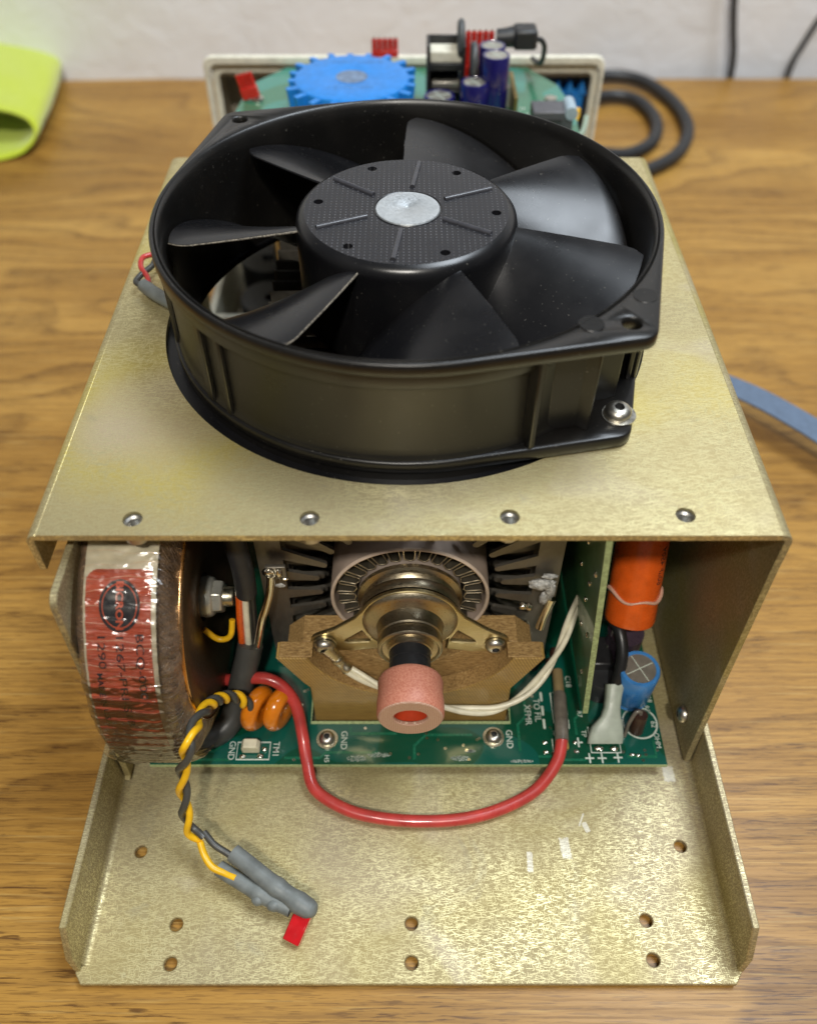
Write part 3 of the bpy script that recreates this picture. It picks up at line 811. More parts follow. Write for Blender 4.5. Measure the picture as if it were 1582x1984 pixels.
# ------------------------------------------------------------------ phenolic mounting block
bl=thing('mounting_block','brown canvas phenolic block with a round saddle under the laser tube','block',(0.5,92,8))
def saddle(r,zc,x0,n=24):
    # arc from (x0 side) across the bottom, centre (0.5,zc)
    a0=math.degrees(math.acos(x0/r)); return [(0.5+r*math.cos(R(a)),zc+r*math.sin(R(a))) for a in [ -a0-(180-2*a0)*i/n for i in range(n+1)]]
r=35.2; z_top=45.3; xs=math.sqrt(r*r-(57-z_top)**2)
o=[(-33.0,3.6),(34.5,3.6),(34.5,26.5),(36,29.5),(43.8,45.3)]+[(p[0],p[1]) for p in saddle(r,57,xs)]+[(-42.6,45.3),(-35,30),(-33,27)]
plate('front_layer',o,[],6.5,T(0,91.0,0)@XZ,M_['phenolic'],bl,bevel=0.25)
r=24.5; z_top=45.3; xs=math.sqrt(r*r-(57-z_top)**2)
o=[(-33.0,3.6),(34.5,3.6),(34.5,26.5),(36,29.5),(41.0,39.5),(35.5,45.3)]+[(p[0],p[1]) for p in saddle(r,57,xs)]+[(-34.5,45.3),(-40.2,39.5),(-35,30),(-33,27)]
plate('rear_layer',o,[],10.5,T(0,101.6,0)@XZ,M_['phenolic_cut'],bl,bevel=0.25)
# machined top faces: a thin skin of cut end grain on each shoulder
for s,x0,x1 in ((-1,-41.8,-31.0),(1,32.0,43.0)):
    G().box(x0,x1,84.9,90.8,45.25,45.75).make('cut_face',M_['phenolic_cut'],bl,bevel=0.2)
def saddle_skin(r,y0,y1,a0,a1,name='cut_face'):
    return G().lathe([(r-0.25,y0),(r-0.25,y1)],(0.5,0,57),'y',40,a0=a0,a1=a1).make(name,M_['phenolic_cut'],bl,smooth=60)
saddle_skin(35.2,84.6,90.9,201,339)

# ------------------------------------------------------------------ main circuit board
cb=thing('circuit_board','green circuit board with white lettering lying in the chassis mouth','circuit board',(0,66,10))
PZ=10.0
bo=[(-87.1,65.2),(87.2,65.2),(87.2,250),(-87.1,250)]
slot=[(-33.6,81.0),(35.1,81.0),(35.1,95.2),(37.6,97.6),(46,103),(46,240),(-46,240),(-46,104),(-36.5,97.6),(-33.6,95.2)]
plate('board',bo,[slot],1.5,T(0,0,PZ-1.6),M_['pcb'],cb,bevel=0.05)
G().box(-87.12,87.22,65.0,65.17,PZ-1.62,PZ-0.12).make('board_edge',M_['pcb_edge'],cb)
# bare laminate border round the cut-out
def strip(pts,w_,z,mat,name,parent,closed=False,label=None):
    P=[Vector(p) for p in pts]; n=len(P); v=[]; 
    for i in range(n):
        a=P[i-1] if (i>0 or closed) else P[i]; b=P[(i+1)%n] if (i<n-1 or closed) else P[i]
        d=(b-a).normalized(); k=1.0
        if (0<i<n-1) or closed:
            d1=(P[i]-P[i-1]).normalized(); k=1/max(0.4,math.sqrt((1+d1.dot((P[(i+1)%n]-P[i]).normalized()))/2))
        nn=Vector((-d.y,d.x))*w_/2*k
        v+=[(P[i].x+nn.x,P[i].y+nn.y,z),(P[i].x-nn.x,P[i].y-nn.y,z)]
    f=[(2*i,2*i+1,2*((i+1)%n)+1,2*((i+1)%n)) for i in range(n if closed else n-1)]
    return mesh(name,v,f,mat,parent,label=label)
strip([(-36.3,98),(-33.9,95.2),(-33.9,80.7),(35.4,80.7),(35.4,95.2)],0.8,PZ+0.02,M_['pcb_edge'],'cutout_border',cb)
for x in (-80,-30,30,80):
    for y in (74,120): G().lathe([(2.6,3.2),(2.6,8.3),(0.01,8.3)],(x,y,0),seg=20).make('standoff',M_['steel'],cb,smooth=40)
def silk(s,x,y,size,rot=-90,name='lettering',z=PZ+0.05,b=0.02,sx=1.0):
    return text(name,s,size,T(x,y,z)@Matrix.Rotation(R(rot),4,'Z'),M_['silk'],cb,bold=b*1.0,sx=sx)
silk('GND',-60.2,70.2,3.1); silk('GND',-22.2,74.0,3.1); silk('GND',34.6,74.4,3.1)
silk('TM1',-45.2,70.6,3.0); silk('H5',-27.7,67.2,2.3); silk('TO FIL',45.2,85.5,3.1); silk('XFMR',41.8,83.7,3.1)
silk('C18',57.5,97.0,2.8); silk('L18',87.0-1.6,90.5,2.6); silk('R7',84.0,86.0,2.4); silk('62',85.2,80.0,2.5); silk('OHM',85.4,73.9,2.5)
silk('R7',60.0,84.0,2.2); silk('R5',50.6,76.5,2.0); silk('R8',-38.0,103.5,2.6); silk('TP',60.5,76.5,2.4)
for x,y in ((61.3,67.4),(65.5,67.4),(70.9,67.6),(58.2,73.2)): 
    G().box(x-1.5,x+1.5,y-0.28,y+0.28,PZ+0.01,PZ+0.07).box(x-0.28,x+0.28,y-1.8,y+1.8,PZ+0.01,PZ+0.08).make('plus_mark',M_['silk'],cb)
for x in (47.2,55.5):
    for k,y in enumerate((90.8,85.3,80.2)):
        v=[(x+px+k*0.0,y+py,PZ+0.04) for px,py in [(-0.45,-1.7)]+arc(0,1.5,0.45,0,180,6)+[(-0.45,-1.5)]]
        v=[(x+px,y+py,PZ+0.04) for px,py in arc(0,-1.5,0.45,180,360,6)+arc(0,1.5,0.45,0,180,6)]
        mesh('dash_mark',v,[tuple(range(len(v)))],M_['silk'],cb)
strip([(50.6,80.5),(50.6,92.4),(52,92.4)],0.3,PZ+0.05,M_['silk'],'outline_mark',cb)
strip(circ(80.6,80.6,5.9,40),0.6,PZ+0.05,M_['silk'],'ring_mark',cb,closed=True)
strip([(62.2,79),(62.2,69.4),(72.3,69.4),(72.3,76)],0.32,PZ+0.05,M_['silk'],'outline_mark',cb)
strip([(-58.3,73.2),(-58.3,66.9),(-47.2,66.9),(-47.2,73.2)],0.35,PZ+0.05,M_['silk'],'outline_mark',cb,closed=True)
strip([(49.3,74.5),(49.3,67.5)],0.3,PZ+0.05,M_['silk'],'outline_mark',cb)
strip([(-41,100.5),(-37,100.5),(-37,108)],0.3,PZ+0.05,M_['silk'],'outline_mark',cb)
# flux-cleaned grit patches near the edge
for i,(x,y,rx,ry) in enumerate(((-17.5,67.3,3.2,1.1),(-10,68.6,4.0,0.8),(17.5,67.4,3.2,0.9),(21,70,1.8,0.5),(38,66.3,4,0.5))):
    g=G()
    for k in range(120):
        a=random.uniform(0,6.28); q=math.sqrt(random.random()); px,py=x+rx*q*math.cos(a),y+ry*q*math.sin(a); r_=random.uniform(0.12,0.3)
        g.add([(px+r_*math.cos(t*2.09+k),py+r_*math.sin(t*2.09+k),PZ+0.03) for t in range(3)],[(0,1,2)])
    o=g.make('residue_speckle',M_['silk'],cb); o['kind']='stuff'
for pts in ([(-80,70),(-66,70),(-64,72),(-64,90)],[(-42,67.5),(-30,67.5),(-28,69.5),(-10,69.5)],[(-40,90),(-40,84),(-36.5,80.5),(-36.5,72)],[(-20,79),(-20,76.5),(-4,76.5)],[(2,67),(2,72),(6,76),(22,76)],[(38,70),(38,80),(41,83),(41,92)],[(44,68),(49,68)],[(52,66.8),(60,66.8)],[(58,76),(58,82),(62,86),(62,95)],[(74,68),(84,68),(84,74)],[(73,83),(73,92)],[(42,95),(47,99)],[(-60,78),(-60,88)],[(-76,66.8),(-60,66.8)]):
    strip(pts,0.9,PZ-0.02+0.045,M_['trace'],'copper_trace',cb)
g=G()
random.seed(11)
for k in range(46):
    x=random.choice([random.uniform(-40,-36),random.uniform(37,62),random.uniform(-82,-62),random.uniform(72,86),random.uniform(-20,26)]); y=random.uniform(66.5,79) if -30<x<34 else random.uniform(66.5,96)
    g.lathe([(0.22,PZ+0.075),(0.5,PZ+0.075),(0.52,PZ+0.0)],(x,y,0),seg=10)
o=g.make('plated_via',M_['solder'],cb); o['kind']='stuff'
# board screws
for x,y in ((-27.9,74.3),(29.2,75.0)):
    G().lathe([(3.7,0.0),(3.7,0.45),(2.0,0.5)],(x,y,PZ),seg=32).make('washer',M_['lugmetal'],cb,smooth=40)
    button_head('screw',(x,y,PZ+0.45),2.75,2.2,(0,0,1),M_['steel'],cb)
# two orange disc parts standing side by side
for i,x in enumerate((-51.6,-44.0)):
    Mr=T(x,81.5,18.6)@Matrix.Rotation(R(-26),4,'Z')
    pr=[(0.01,-1.6),(2.6,-2.2)]+[(4.9+3.2*math.cos(R(t)),3.1*math.sin(R(t))) for t in range(-70,71,14)]+[(2.6,2.2),(0.01,1.6)]
    o=G().lathe(pr,axis='x',seg=56,M=Mr).make('disc_part',M_['orangedisc'],cb,smooth=60)
    for dy in (-2.5,2.5): G().tube([Mr@Vector((0,dy,-6.5)),Mr@Vector((0,dy,-9.0))],0.4,seg=8,smooth=False).make('lead',M_['solder'],o,smooth=60)
# small cream thermal switch on two pins
v=[]; 
so=[(-2.9,0),(2.9,0),(3.1,2.6),(2.2,4.3),(-2.2,4.3),(-3.1,2.6)]
sw=plate('thermal_switch',so,[],3.4,T(-53.4,72.4,PZ+0.4)@XZ,simple('cream_plastic',(0.62,0.58,0.42),0.4),cb,bevel=0.35)
for dx in (-3.1,3.0): 
    blob('solder_joint',(-53.2+dx,67.9,PZ+0.3),0.95,M_['solder'],sw,(1.2,0.9,0.7),dx)
blob('solder_joint',(-49.0,70.5,PZ+0.3),0.9,M_['solder'],sw,(1,1,0.8),5)
# blue electrolytic capacitor
def can(c,r,h,mat,parent,name='capacitor',top=None,stripe=None,vent=True,tilt=None):
    M=T(*c)@(tilt if tilt is not None else Matrix.Identity(4))
    o=G().lathe([(0.01,0),(r*0.94,0),(r,0.5),(r,1.0),(r*0.95,1.7),(r,2.4),(r,h-0.6),(r*0.95,h),(r*0.80,h+0.02),(r*0.78,h-0.15)],seg=40,M=M).make(name,mat,parent,smooth=45)
    G().lathe([(r*0.785,h-0.15),(0.01,h-0.15)],seg=40,M=M).make('can_top',M_['alutop'],o,smooth=45)
    if vent:
        for a in (25,115):
            G().box(-r*0.74,r*0.74,-0.16,0.16,h-0.13,h-0.05+0.01*(a>90),M=M@Matrix.Rotation(R(a),4,'Z')).make('vent_score',M_['silk'],o)
    return o
TI=Matrix.Rotation(R(4),4,'X')
bc=can((78.6,92.0,PZ),7.0,19.5,M_['blue'],cb,tilt=TI)
def wrap_z(c,r,z,s,size,mat,parent,ang,up=False):
    v,f=text_geo(s,size)
    out=[]
    for p in v:
        if up: a=ang+p.y/r; zz=z+p.x
        else: a=ang+p.x/r; zz=z+p.y
        out.append((c[0]+r*math.cos(a),c[1]+r*math.sin(a),zz))
    mesh('lettering',out,f,mat,parent)
wrap_z((78.6,91.4),7.08,23,'47uF',2.6,M_['ink'],bc,R(215),True); wrap_z((78.6,91.4),7.1,22,'63V',2.4,M_['ink'],bc,R(240),True)
wrap_z((78.6,90.6),7.15,27.6,'105 C',1.6,M_['ink'],bc,R(330))
# brown bead with a bent lead
G().tube([(78.6,77.6,PZ+0.5),(78.6,78.2,PZ+5),(78.8,79.0,PZ+9)],2.5,seg=18).make('ceramic_bead',M_['brown'],cb,smooth=60)
G().tube([(78.8,79.0,PZ+8.6),(78.6,79.2,PZ+10.4),(76.8,78.8,PZ+10.2),(75.0,77.0,PZ+6),(74.6,76.0,PZ+2),(74.4,75.6,PZ)],0.7,seg=8).make('lead',M_['smoke'],cb,smooth=60)
blob('solder_joint',(76.0,68.6,PZ+0.1),0.8,M_['solder'],cb,(1.3,0.7,0.5),2); blob('solder_joint',(78.0,68.3,PZ+0.1),0.8,M_['solder'],cb,(1.1,0.8,0.6),4)
# small part under the red wire, with pads
G().box(50.0,54.5,70.0,73.6,PZ+0.2,PZ+2.0).make('chip_part',simple('amber_chip',(0.33,0.20,0.05),0.35),cb,bevel=0.4)
for x,y in ((46.8,73.2),(46.8,69.6),(57.2,73.2),(57.2,69.8)): blob('solder_joint',(x,y,PZ+0.1),0.75,M_['solder'],cb,(1.3,0.9,0.6),x+y)
# tall dark parts further back on the board
G().box(64,72,96,108,PZ,PZ+13).make('black_part',M_['black'],cb,bevel=0.8)
G().lathe([(5.2,PZ),(5.2,PZ+9),(4.8,PZ+9.5),(0.01,PZ+9.5)],(68,93.5,0),seg=36).make('black_choke',M_['rubber'],cb,smooth=40)
G().lathe([(6.4,PZ),(6.4,PZ+19),(0.01,PZ+19)],(76.5,106,0),seg=36).make('dark_can',simple('dark_violet_sleeve',(0.05,0.035,0.05),0.3),cb,smooth=40)
for i,(x,y,z) in enumerate(((46,103,15),(47.5,108,19),(50,100,13),(51.5,104,13),(49,113,20),(53.5,108,14))):
    m_=M_['brown'] if i%2 else M_['black']
    G().lathe([(1.5,PZ),(1.6,z-1),(1.2,z),(0.01,z+0.2)],(x,y,0),seg=18).make('small_part',m_,cb,smooth=45)

# upright side board
vb=thing('upright_board','narrow green circuit board standing on edge beside the orange capacitor','circuit board',(57,110,22))
Mv=Matrix(((0,0,1,0),(1,0,0,0),(0,1,0,0),(0,0,0,1)))
v,f=plate_geo([(78,22),(178,22),(178,112.8),(78,112.8)],[],1.7,T(0,0,0)@YZ)
lean=lambda p:(60.2-(p.z-22)*0.082-1.7+p.x,p.y,p.z)
bo_=mesh('board',[lean(p) for p in v],f,simple('olive_green_mask',(0.095,0.21,0.085),0.35,coat=0.3,var=0.25,nscale=0.05),vb)
v,f=plate_geo([(77.7,22),(77.99,22),(77.99,112.8),(77.7,112.8)],[],1.74,T(0,0,0)@YZ)
mesh('board_edge',[lean((p+Vector((-0.02,0,0)))) for p in v],f,M_['pcb_edge'],vb)
for y,z in ((85,58),(86,35),(93,66),(90,78),(84,90),(98,88),(95,50),(104,70)):
    x=60.2-(z-22)*0.082-1.8
    blob('solder_joint',(x,y,z),0.9,M_['solder'],vb,(0.5,1,1),y+z)

# orange capacitor hanging upright behind the board
oc=thing('orange_capacitor','large upright orange film capacitor with a ring of clear glue','capacitor',(82,114,24))
OB=Vector((75.8,105.0,37.0)); OD=Vector((0.06,0.45,0.89)).normalized()
OM=T(*OB)@OD.to_track_quat('Z','Y').to_matrix().to_4x4(); OI=OM.inverted()
body=G().lathe([(0.01,0.0),(7.0,0.0),(8.2,0.6),(8.6,2.0),(8.6,62),(0.01,62)],seg=64,M=OM).make('body',M_['orange'],oc,smooth=45)
gp=[]
fa=math.atan2((OI.to_3x3()@Vector((0,-1,0.4))).y,(OI.to_3x3()@Vector((0,-1,0.4))).x)
for i in range(17):
    a=fa+R(-88+176*i/16); gp.append(OM@Vector((8.75*math.cos(a),8.75*math.sin(a),12.5-1.8*math.sin(math.pi*i/16)+0.7*math.sin(i*0.9))))
G().tube(gp,lambda t:0.35+0.9*abs(t-0.45)**0.8,seg=8,sub=3).make('glue_ring',simple('clear_glue',(0.62,0.36,0.26),0.2,coat=0.8),oc,smooth=60)
v,f=text_geo('60uF 450V',3.2); out=[]
for p in v:
    a=fa+R(40)+p.y/8.65; out.append(OM@Vector((8.68*math.cos(a),8.68*math.sin(a),24+p.x)))
mesh('lettering',out,f,M_['ink'],oc)
G().tube([OB+Vector((-4,0,1)),(70.8,104,24),(68,97,18)],0.35,seg=6).make('lead',M_['solder'],oc,smooth=60)
# ------------------------------------------------------------------ toroidal transformer on the left wall
CY_,CZ_=102.0,55.0; RT=51.0
tr=thing('toroidal_transformer','big film-wrapped toroidal transformer with a red and black label','transformer',(-78,CY_,CZ_))
def wob(a,x):   # small wraps in the film
    return 0.35*noise.noise(Vector((x*0.10,math.cos(a)*9,math.sin(a)*9)))+0.22*noise.noise(Vector((x*0.22+7,math.cos(a)*26,math.sin(a)*26)))
tp=[(-92.6,30),(-92.5,38),(-91.8,43),(-90.2,47.2),(-88.0,49.9),(-85.0,51.0),(-80,51.2),(-75,51.2),(-71.5,50.9),(-69,49.6),(-66.8,47.0),(-65.2,43.0),(-64.4,38.0),(-64.2,30)]
P2=[p for p in spline([Vector((a,b,0)) for a,b in tp],3)]
SEG=260; v=[]; f=[]
mm=len(P2)
for i in range(SEG):
    a=2*math.pi*i/SEG
    for p in P2:
        sh=1.0 if p.y>44 else 0.7
        r=p.y+wob(a,p.x)*sh*1.2
        xx=p.x+ (0.5*noise.noise(Vector((3,math.cos(a)*14,math.sin(a)*14))) if p.y<50 else 0)
        v.append((xx,CY_-r*math.cos(a),CZ_+r*math.sin(a)))
for i in range(SEG):
    j=(i+1)%SEG
    for k in range(mm-1): f.append((i*mm+k,i*mm+k+1,j*mm+k+1,j*mm+k))
mesh('winding',v,f,M_['winding'],tr,smooth=80)
def on_tor(phi,x,off):
    a=phi; base=51.2 if -85<x<-71.5 else 51.2-((abs(x+78.2)-6.7)**2)*0.030*(1 if abs(x+78.2)>6.7 else 0)
    r=base+wob(a,x)*1.2+off
    return (x,CY_-r*math.cos(a),CZ_+r*math.sin(a))
def patch(name,mat,x0,x1,p0,p1,off,parent,nx=14,npp=110,corner=0.0,label=None):
    v=[];f=[]
    for i in range(npp+1):
        ph=R(p0+(p1-p0)*i/npp)
        for j in range(nx+1):
            x=x0+(x1-x0)*j/nx
            v.append(on_tor(ph,x,off))
    def inside(x,phd):
        if corner<=0: return True
        dx=(x0+corner)-x; dp=(phd-(p1))*RT*math.pi/180+corner
        return not(dx>0 and dp>0 and dx*dx+dp*dp>corner*corner)
    for i in range(npp):
        for j in range(nx):
            x=x0+(x1-x0)*(j+0.5)/nx; phd=p0+(p1-p0)*(i+0.5)/npp
            if inside(x,phd): q=i*(nx+1)+j; f.append((q,q+1,q+nx+2,q+nx+1))
    return mesh(name,v,f,mat,parent,smooth=80,label=label)
lab=patch('label_backing',M_['paper'],-86.9,-67.5,-5,80,0.25,tr,nx=20,npp=140)
patch('red_label',M_['label_red'],-86.2,-68.7,-3,62,0.42,lab,nx=44,npp=260,corner=3.2)
# round black mark with a ring and vertical word
def disc_geo(r0,r1,n=48,m=4,cx=-77.0,phc=51.0,off=0.56):
    v=[];f=[]
    for i in range(n):
        a=2*math.pi*i/n
        for k in range(m+1):
            r=r0+(r1-r0)*k/m
            v.append(on_tor(R(phc)+r*math.sin(a)*1.28/RT,cx+r*math.cos(a),off))
    for i in range(n):
        j=(i+1)%n
        for k in range(m): q=i*(m+1)+k; f.append((q,q+1,j*(m+1)+k+1,j*(m+1)+k))
    return v,f
v,f=disc_geo(0.02,4.45,m=10); mesh('round_mark',v,f,M_['ink'],lab,smooth=80)
v,f=disc_geo(4.45,4.75,off=0.56); mesh('mark_ring',v,f,M_['inkred'],lab,smooth=80)
v,f=disc_geo(4.75,5.5,off=0.56); mesh('round_mark',v,f,M_['ink'],lab,smooth=80)
def tor_text(s,size,x,ph0,length,mat,off=0.60,bold=0.0):
    """print running down the label from angle ph0 over the given length in mm, letter tops towards +x"""
    v,f=text_geo(s,size,0.0,bold,align='LEFT')
    w_=max(p.x for p in v); k=length/w_
    mesh('lettering',[on_tor(R(ph0)-p.x*k/RT,x+p.y,off) for p in v],f,mat,lab)
tor_text('BICRON',2.7,-77.1,58.5,13.0,M_['inkred'],off=0.66,bold=0.10)
tor_text('BCQ-0001',3.0,-71.9,43.0,21.0,M_['ink'])
tor_text('1267-PRI-S1B',2.9,-77.2,43.0,30.0,M_['ink'])
tor_text('1290',3.0,-82.2,43.0,10.0,M_['ink'])
tor_text('MADE IN U.S.A.',2.1,-83.2,30.5,18.5,M_['ink'],bold=0.04)
# overlapping turns of film: thin raised edges across the band
g=G(); random.seed(3)
ph=-12
while ph<78:
    ph+=random.uniform(2.6,5.4); d=random.uniform(-1.6,1.6)
    xs=[-87.4+i*(87.4-67.2)/16 for i in range(17)]
    pts=[on_tor(R(ph+d*(i/16)+0.35*math.sin(i*0.6+ph)),x,0.42) for i,x in enumerate(xs)]
    g.tube(pts,lambda t:0.07+0.025*math.sin(t*9+ph),seg=5,sub=2)
o=g.make('film_edge',simple('film_edge_plastic',(0.62,0.48,0.36),0.15,coat=1.0),tr,smooth=60); o['kind']='stuff'
# gathers of film on the inner shoulder
g=G()
for i in range(46):
    a=R(-30+118*i/46)+random.uniform(-.01,.01); tw=random.uniform(0.10,0.22)
    pts=[]
    for k in range(6):
        t=k/5; x=-69.5+4.6*math.sin(t*1.5); r=50.2-9.5*(1-math.cos(t*1.5))+0.25
        pts.append((x,CY_-r*math.cos(a-tw*t),CZ_+r*math.sin(a-tw*t)))
    g.tube(pts,lambda t:0.03+0.10*math.sin(math.pi*t),seg=5,sub=2)
o=g.make('film_gather',M_['winding'],tr,smooth=60); o['kind']='stuff'
# outer clear wrap: crinkled film standing a little proud of the windings
v=[];f=[];na,nx=420,44
for i in range(na+1):
    ph=R(-62+150*i/na)
    for j in range(nx+1):
        x=-91.0+26.4*j/nx
        e=max(0,abs(x+78.0)-7.5); r=51.95-0.042*e*e-0.0016*e**3
        # wraps: each turn lies at a slant and steps up over the last one
        u_=(math.degrees(ph)+0.55*(x+78)*(1 if x>-70 else 0.25))/4.3
        step=0.28*(u_-math.floor(u_))
        cr=0.30*noise.noise(Vector((x*0.16,ph*11,3)))+0.16*noise.noise(Vector((x*0.5,ph*34,9)))+0.07*noise.noise(Vector((x*1.1,ph*90,1)))
        rr_=r+step+cr
        v.append((x+(0.5*cr if e>3 else 0),CY_-rr_*math.cos(ph),CZ_+rr_*math.sin(ph)))
for i in range(na):
    for j in range(nx): q=i*(nx+1)+j; f.append((q,q+1,q+nx+2,q+nx+1))
mesh('clear_wrap',v,f,M_['film'],tr,smooth=180)
# dished clamping plate, bolt, nut
dp=[(-66.5,8.0),(-66.8,10.0),(-66.0,14.0),(-63.9,24.0),(-63.0,32.0),(-63.1,36.8),(-63.6,38.2),(-64.4,38.6),(-65.1,38.2),(-65.2,36),(-65.2,30),(-66.5,20),(-69,10),(-69,7)]
G().lathe([(r,x) for x,r in dp],(0,CY_,CZ_),'x',128).make('clamping_dish',M_['dish'],tr,smooth=40)
rimp=[(38.9+0.5*math.cos(R(t)),-64.6+1.0*math.sin(R(t))) for t in range(0,360,45)]
G().lathe(rimp,(0,CY_,CZ_),'x',128,closed=True).make('dish_rim',M_['copperrim'],tr,smooth=60)
G().lathe([(5.5,-68),(6.6,-67.5),(6.9,-65.5),(6.4,-63.6),(5.6,-62.9),(4,-62.8)],(0,CY_,CZ_),'x',20).make('locking_collar',M_['nut'],tr,smooth=50)
G().lathe([(0.01,-60.0),(5.0,-60.0),(5.6,-60.4),(5.8,-62.5),(5.8,-67)],(0,CY_,CZ_),'x',6).make('nut',M_['nut'],tr,smooth=20,bevel=0.4)
G().lathe([(0.01,-56.6),(2.9,-56.6),(3.3,-57.2),(3.3,-62)],(0,CY_,CZ_),'x',28).make('bolt',M_['lugmetal'],tr,smooth=40)
G().lathe([(8,-66.9),(8,-92),(0.01,-92)],(0,CY_,CZ_),'x',40).make('core_tube',M_['dark_hole'],tr,smooth=40)

# ------------------------------------------------------------------ wires in and around the front
rw_=thing('red_power_wire','thick red wire looping out over the base plate in front of the board','wire',(0,55,8))
G().tube([(-66,92,20),(-61,90,23),(-55,88.5,26.5),(-48,87.5,28),(-42.5,85.5,26.0),(-38.3,81.5,20.5),(-36.0,74,13.5),(-34.2,66,9.6),(-31.0,57.5,7.2),(-20,51.0,6.2),(-8,48.2,6.0),(5,47.4,5.8),(18,48.2,5.9),(30,51.2,6.2),(42,57.0,7.6),(49.5,65,10.8),(51.8,71.5,13.2),(52.2,76,14.2)],2.05,seg=20).make('insulation',M_['red'],rw_,smooth=80)
G().tube([(51.9,72.0,13.6),(52.4,78,14.3),(52.9,86,14.0),(53.2,90,14.0)],lambda t:2.35 if t<.75 else 2.35-1.0*(t-.75),seg=18).make('shrink_sleeve',M_['smoke'],rw_,smooth=70,label='smoky translucent shrink sleeve over the wire joint')
G().tube([(53.0,88.5,14),(53.3,96,14),(53.4,99,14)],1.9,seg=14).make('joint',simple('amber_sleeve',(0.26,0.19,0.09),0.35,coat=0.4),rw_,smooth=60)

def twisted(name,path,r,mats,parent,turns,off,names,sub=14,warp=lambda t:t):
    C=spline([Vector(p) for p in path],sub); n=len(C)
    L=[0]
    for i in range(1,n): L.append(L[-1]+(C[i]-C[i-1]).length)
    up=Vector((0,0,1)); res=[]
    for s_,(m_,nm) in enumerate(zip(mats,names)):
        pts=[]
        N=None
        for i in range(n):
            Tn=(C[min(i+1,n-1)]-C[max(i-1,0)]).normalized()
            if N is None: N=(Vector((0,1,0.2))-Tn*Tn.dot(Vector((0,1,0.2)))).normalized()
            N=(N-Tn*N.dot(Tn)).normalized(); B=Tn.cross(N)
            a=2*math.pi*turns*warp(L[i]/L[-1])+math.pi*s_
            pts.append(C[i]+(N*math.cos(a)+B*math.sin(a))*off)
        res.append(G().tube(pts,r,seg=12,smooth=False).make(nm,m_,parent,smooth=80))
    return res
ww=thing('white_twisted_wires','pair of white twisted wires passing behind the pink boot','wire',(30,78,25))
twisted('w',[(-20.5,86.5,36),(-14,84,33),(-7,82,30),(2,80.5,26),(12,79.5,22.8),(22,79.3,21.0),(30,80.0,21.0),(38,83,23.5),(45,88,28),(50.5,94,35),(53.8,99.5,42.5),(57,106,50)],0.98,[M_['white_wire']]*2,ww,2.3,0.85,['strand','strand'])
G().tube([(-27.2,88.9,45.5),(-25.0,88.3,42.5),(-23.2,87.6,39.8)],lambda t:2.6-1.0*t,seg=10).make('ring_terminal',M_['lugmetal'],ww,smooth=40)
G().tube([(-23.8,87.8,40.5),(-22.0,87.2,38.0),(-20.0,86.4,35.6)],lambda t:1.9+0.25*math.sin(t*9),seg=10).make('crimp',M_['lugmetal'],ww,smooth=40)

yb=thing('sensor_lead','twisted yellow and dark grey wires ending in a grey double sleeve with a red plug','wire',(-65,45,20))
ypath=[(-53.0, 79.0, 23.9), (-55.7, 78.0, 31.8), (-58.5, 76.0, 36.0), (-61.0, 69.0, 44.5), (-61.8, 59.0, 53.2), (-62.2, 49.0, 57.3), (-66.4, 46.5, 42.7), (-67.8, 43.0, 28.9), (-68.0, 40.0, 18.5), (-64.0, 38.0, 15.5)]
ra,rb=twisted('y',ypath,1.12,[M_['yellow'],M_['greywire']],yb,6.2,1.15,['yellow_strand','grey_strand'],warp=lambda t: 0.0 + (t*1.6 if t<0.30 else 0.48+(t-0.30)*0.743))
G().tube([(-64.6,37.0,15.5),(-63.2,33.8,13.5),(-60.5,30.6,12.0),(-56.5,29.0,11.2),(-53,27.5,11)],1.12,seg=12).make('yellow_strand',M_['yellow'],yb,smooth=80)
G().tube([(-63.6,39.5,16.8),(-60.0,36.0,15.8),(-56.0,34.0,14.2),(-53.0,32.4,13.0),(-49.5,30.5,13)],1.08,seg=12).make('grey_strand',M_['greywire'],yb,smooth=80)
def hollow(path,r,wall,name,mat,bumps=()):
    C=spline([Vector(p) for p in path],5); n=len(C)
    def rr(t):
        k=r
        for (t0,dw,am) in bumps: k+=am*math.exp(-((t-t0)/dw)**2)
        return k
    g=G(); g.tube(C,rr,seg=26,cap=False,smooth=False)
    nb=len(g.v); g.tube(C,lambda t:rr(t)-wall,seg=26,cap=False,smooth=False)
    for k in range(26):
        l=(k+1)%26; g.f.append((k,l,nb+l,nb+k)); e=nb-26; e2=len(g.v)-26; g.f.append((e+k,e2+k,e2+l,e+l))
    return g.make(name,mat,yb,smooth=60)
hollow([(-54.4,34.6,12.8),(-48.5,30.6,12.2),(-42.5,26.4,11.6),(-37.5,23.3,10.8),(-33.0,20.6,10.0),(-29.6,18.9,9.3)],2.75,0.5,'grey_sleeve',M_['greysleeve'],[(0.50,0.05,0.35),(0.78,0.08,0.5),(0.9,0.1,0.3)])
hollow([(-58.8,31.0,9.8),(-53,27.8,9.4),(-47.0,24.6,9.0),(-41,21.6,8.8),(-35.5,19.4,8.4)],2.45,0.45,'grey_sleeve',M_['greysleeve'],[(0.55,0.05,0.5),(0.66,0.04,0.2)])
blob('sleeve_end',(-30.6,19.4,9.2),3.25,M_['greysleeve'],yb,(1,0.95,0.95),4,0.15)
blob('sleeve_bulge',(-45.6,21.8,9.0),2.2,M_['greysleeve'],yb,(1,0.8,0.9),6,0.2); blob('sleeve_bulge',(-40.6,20.2,9.2),2.4,M_['greysleeve'],yb,(1,0.8,0.9),7,0.2)
d=Vector((-3.6,-7.6,-3.4)).normalized(); M=T(-31.4,18.6,8.4)@d.to_track_quat('Z','Y').to_matrix().to_4x4()
pl=G()
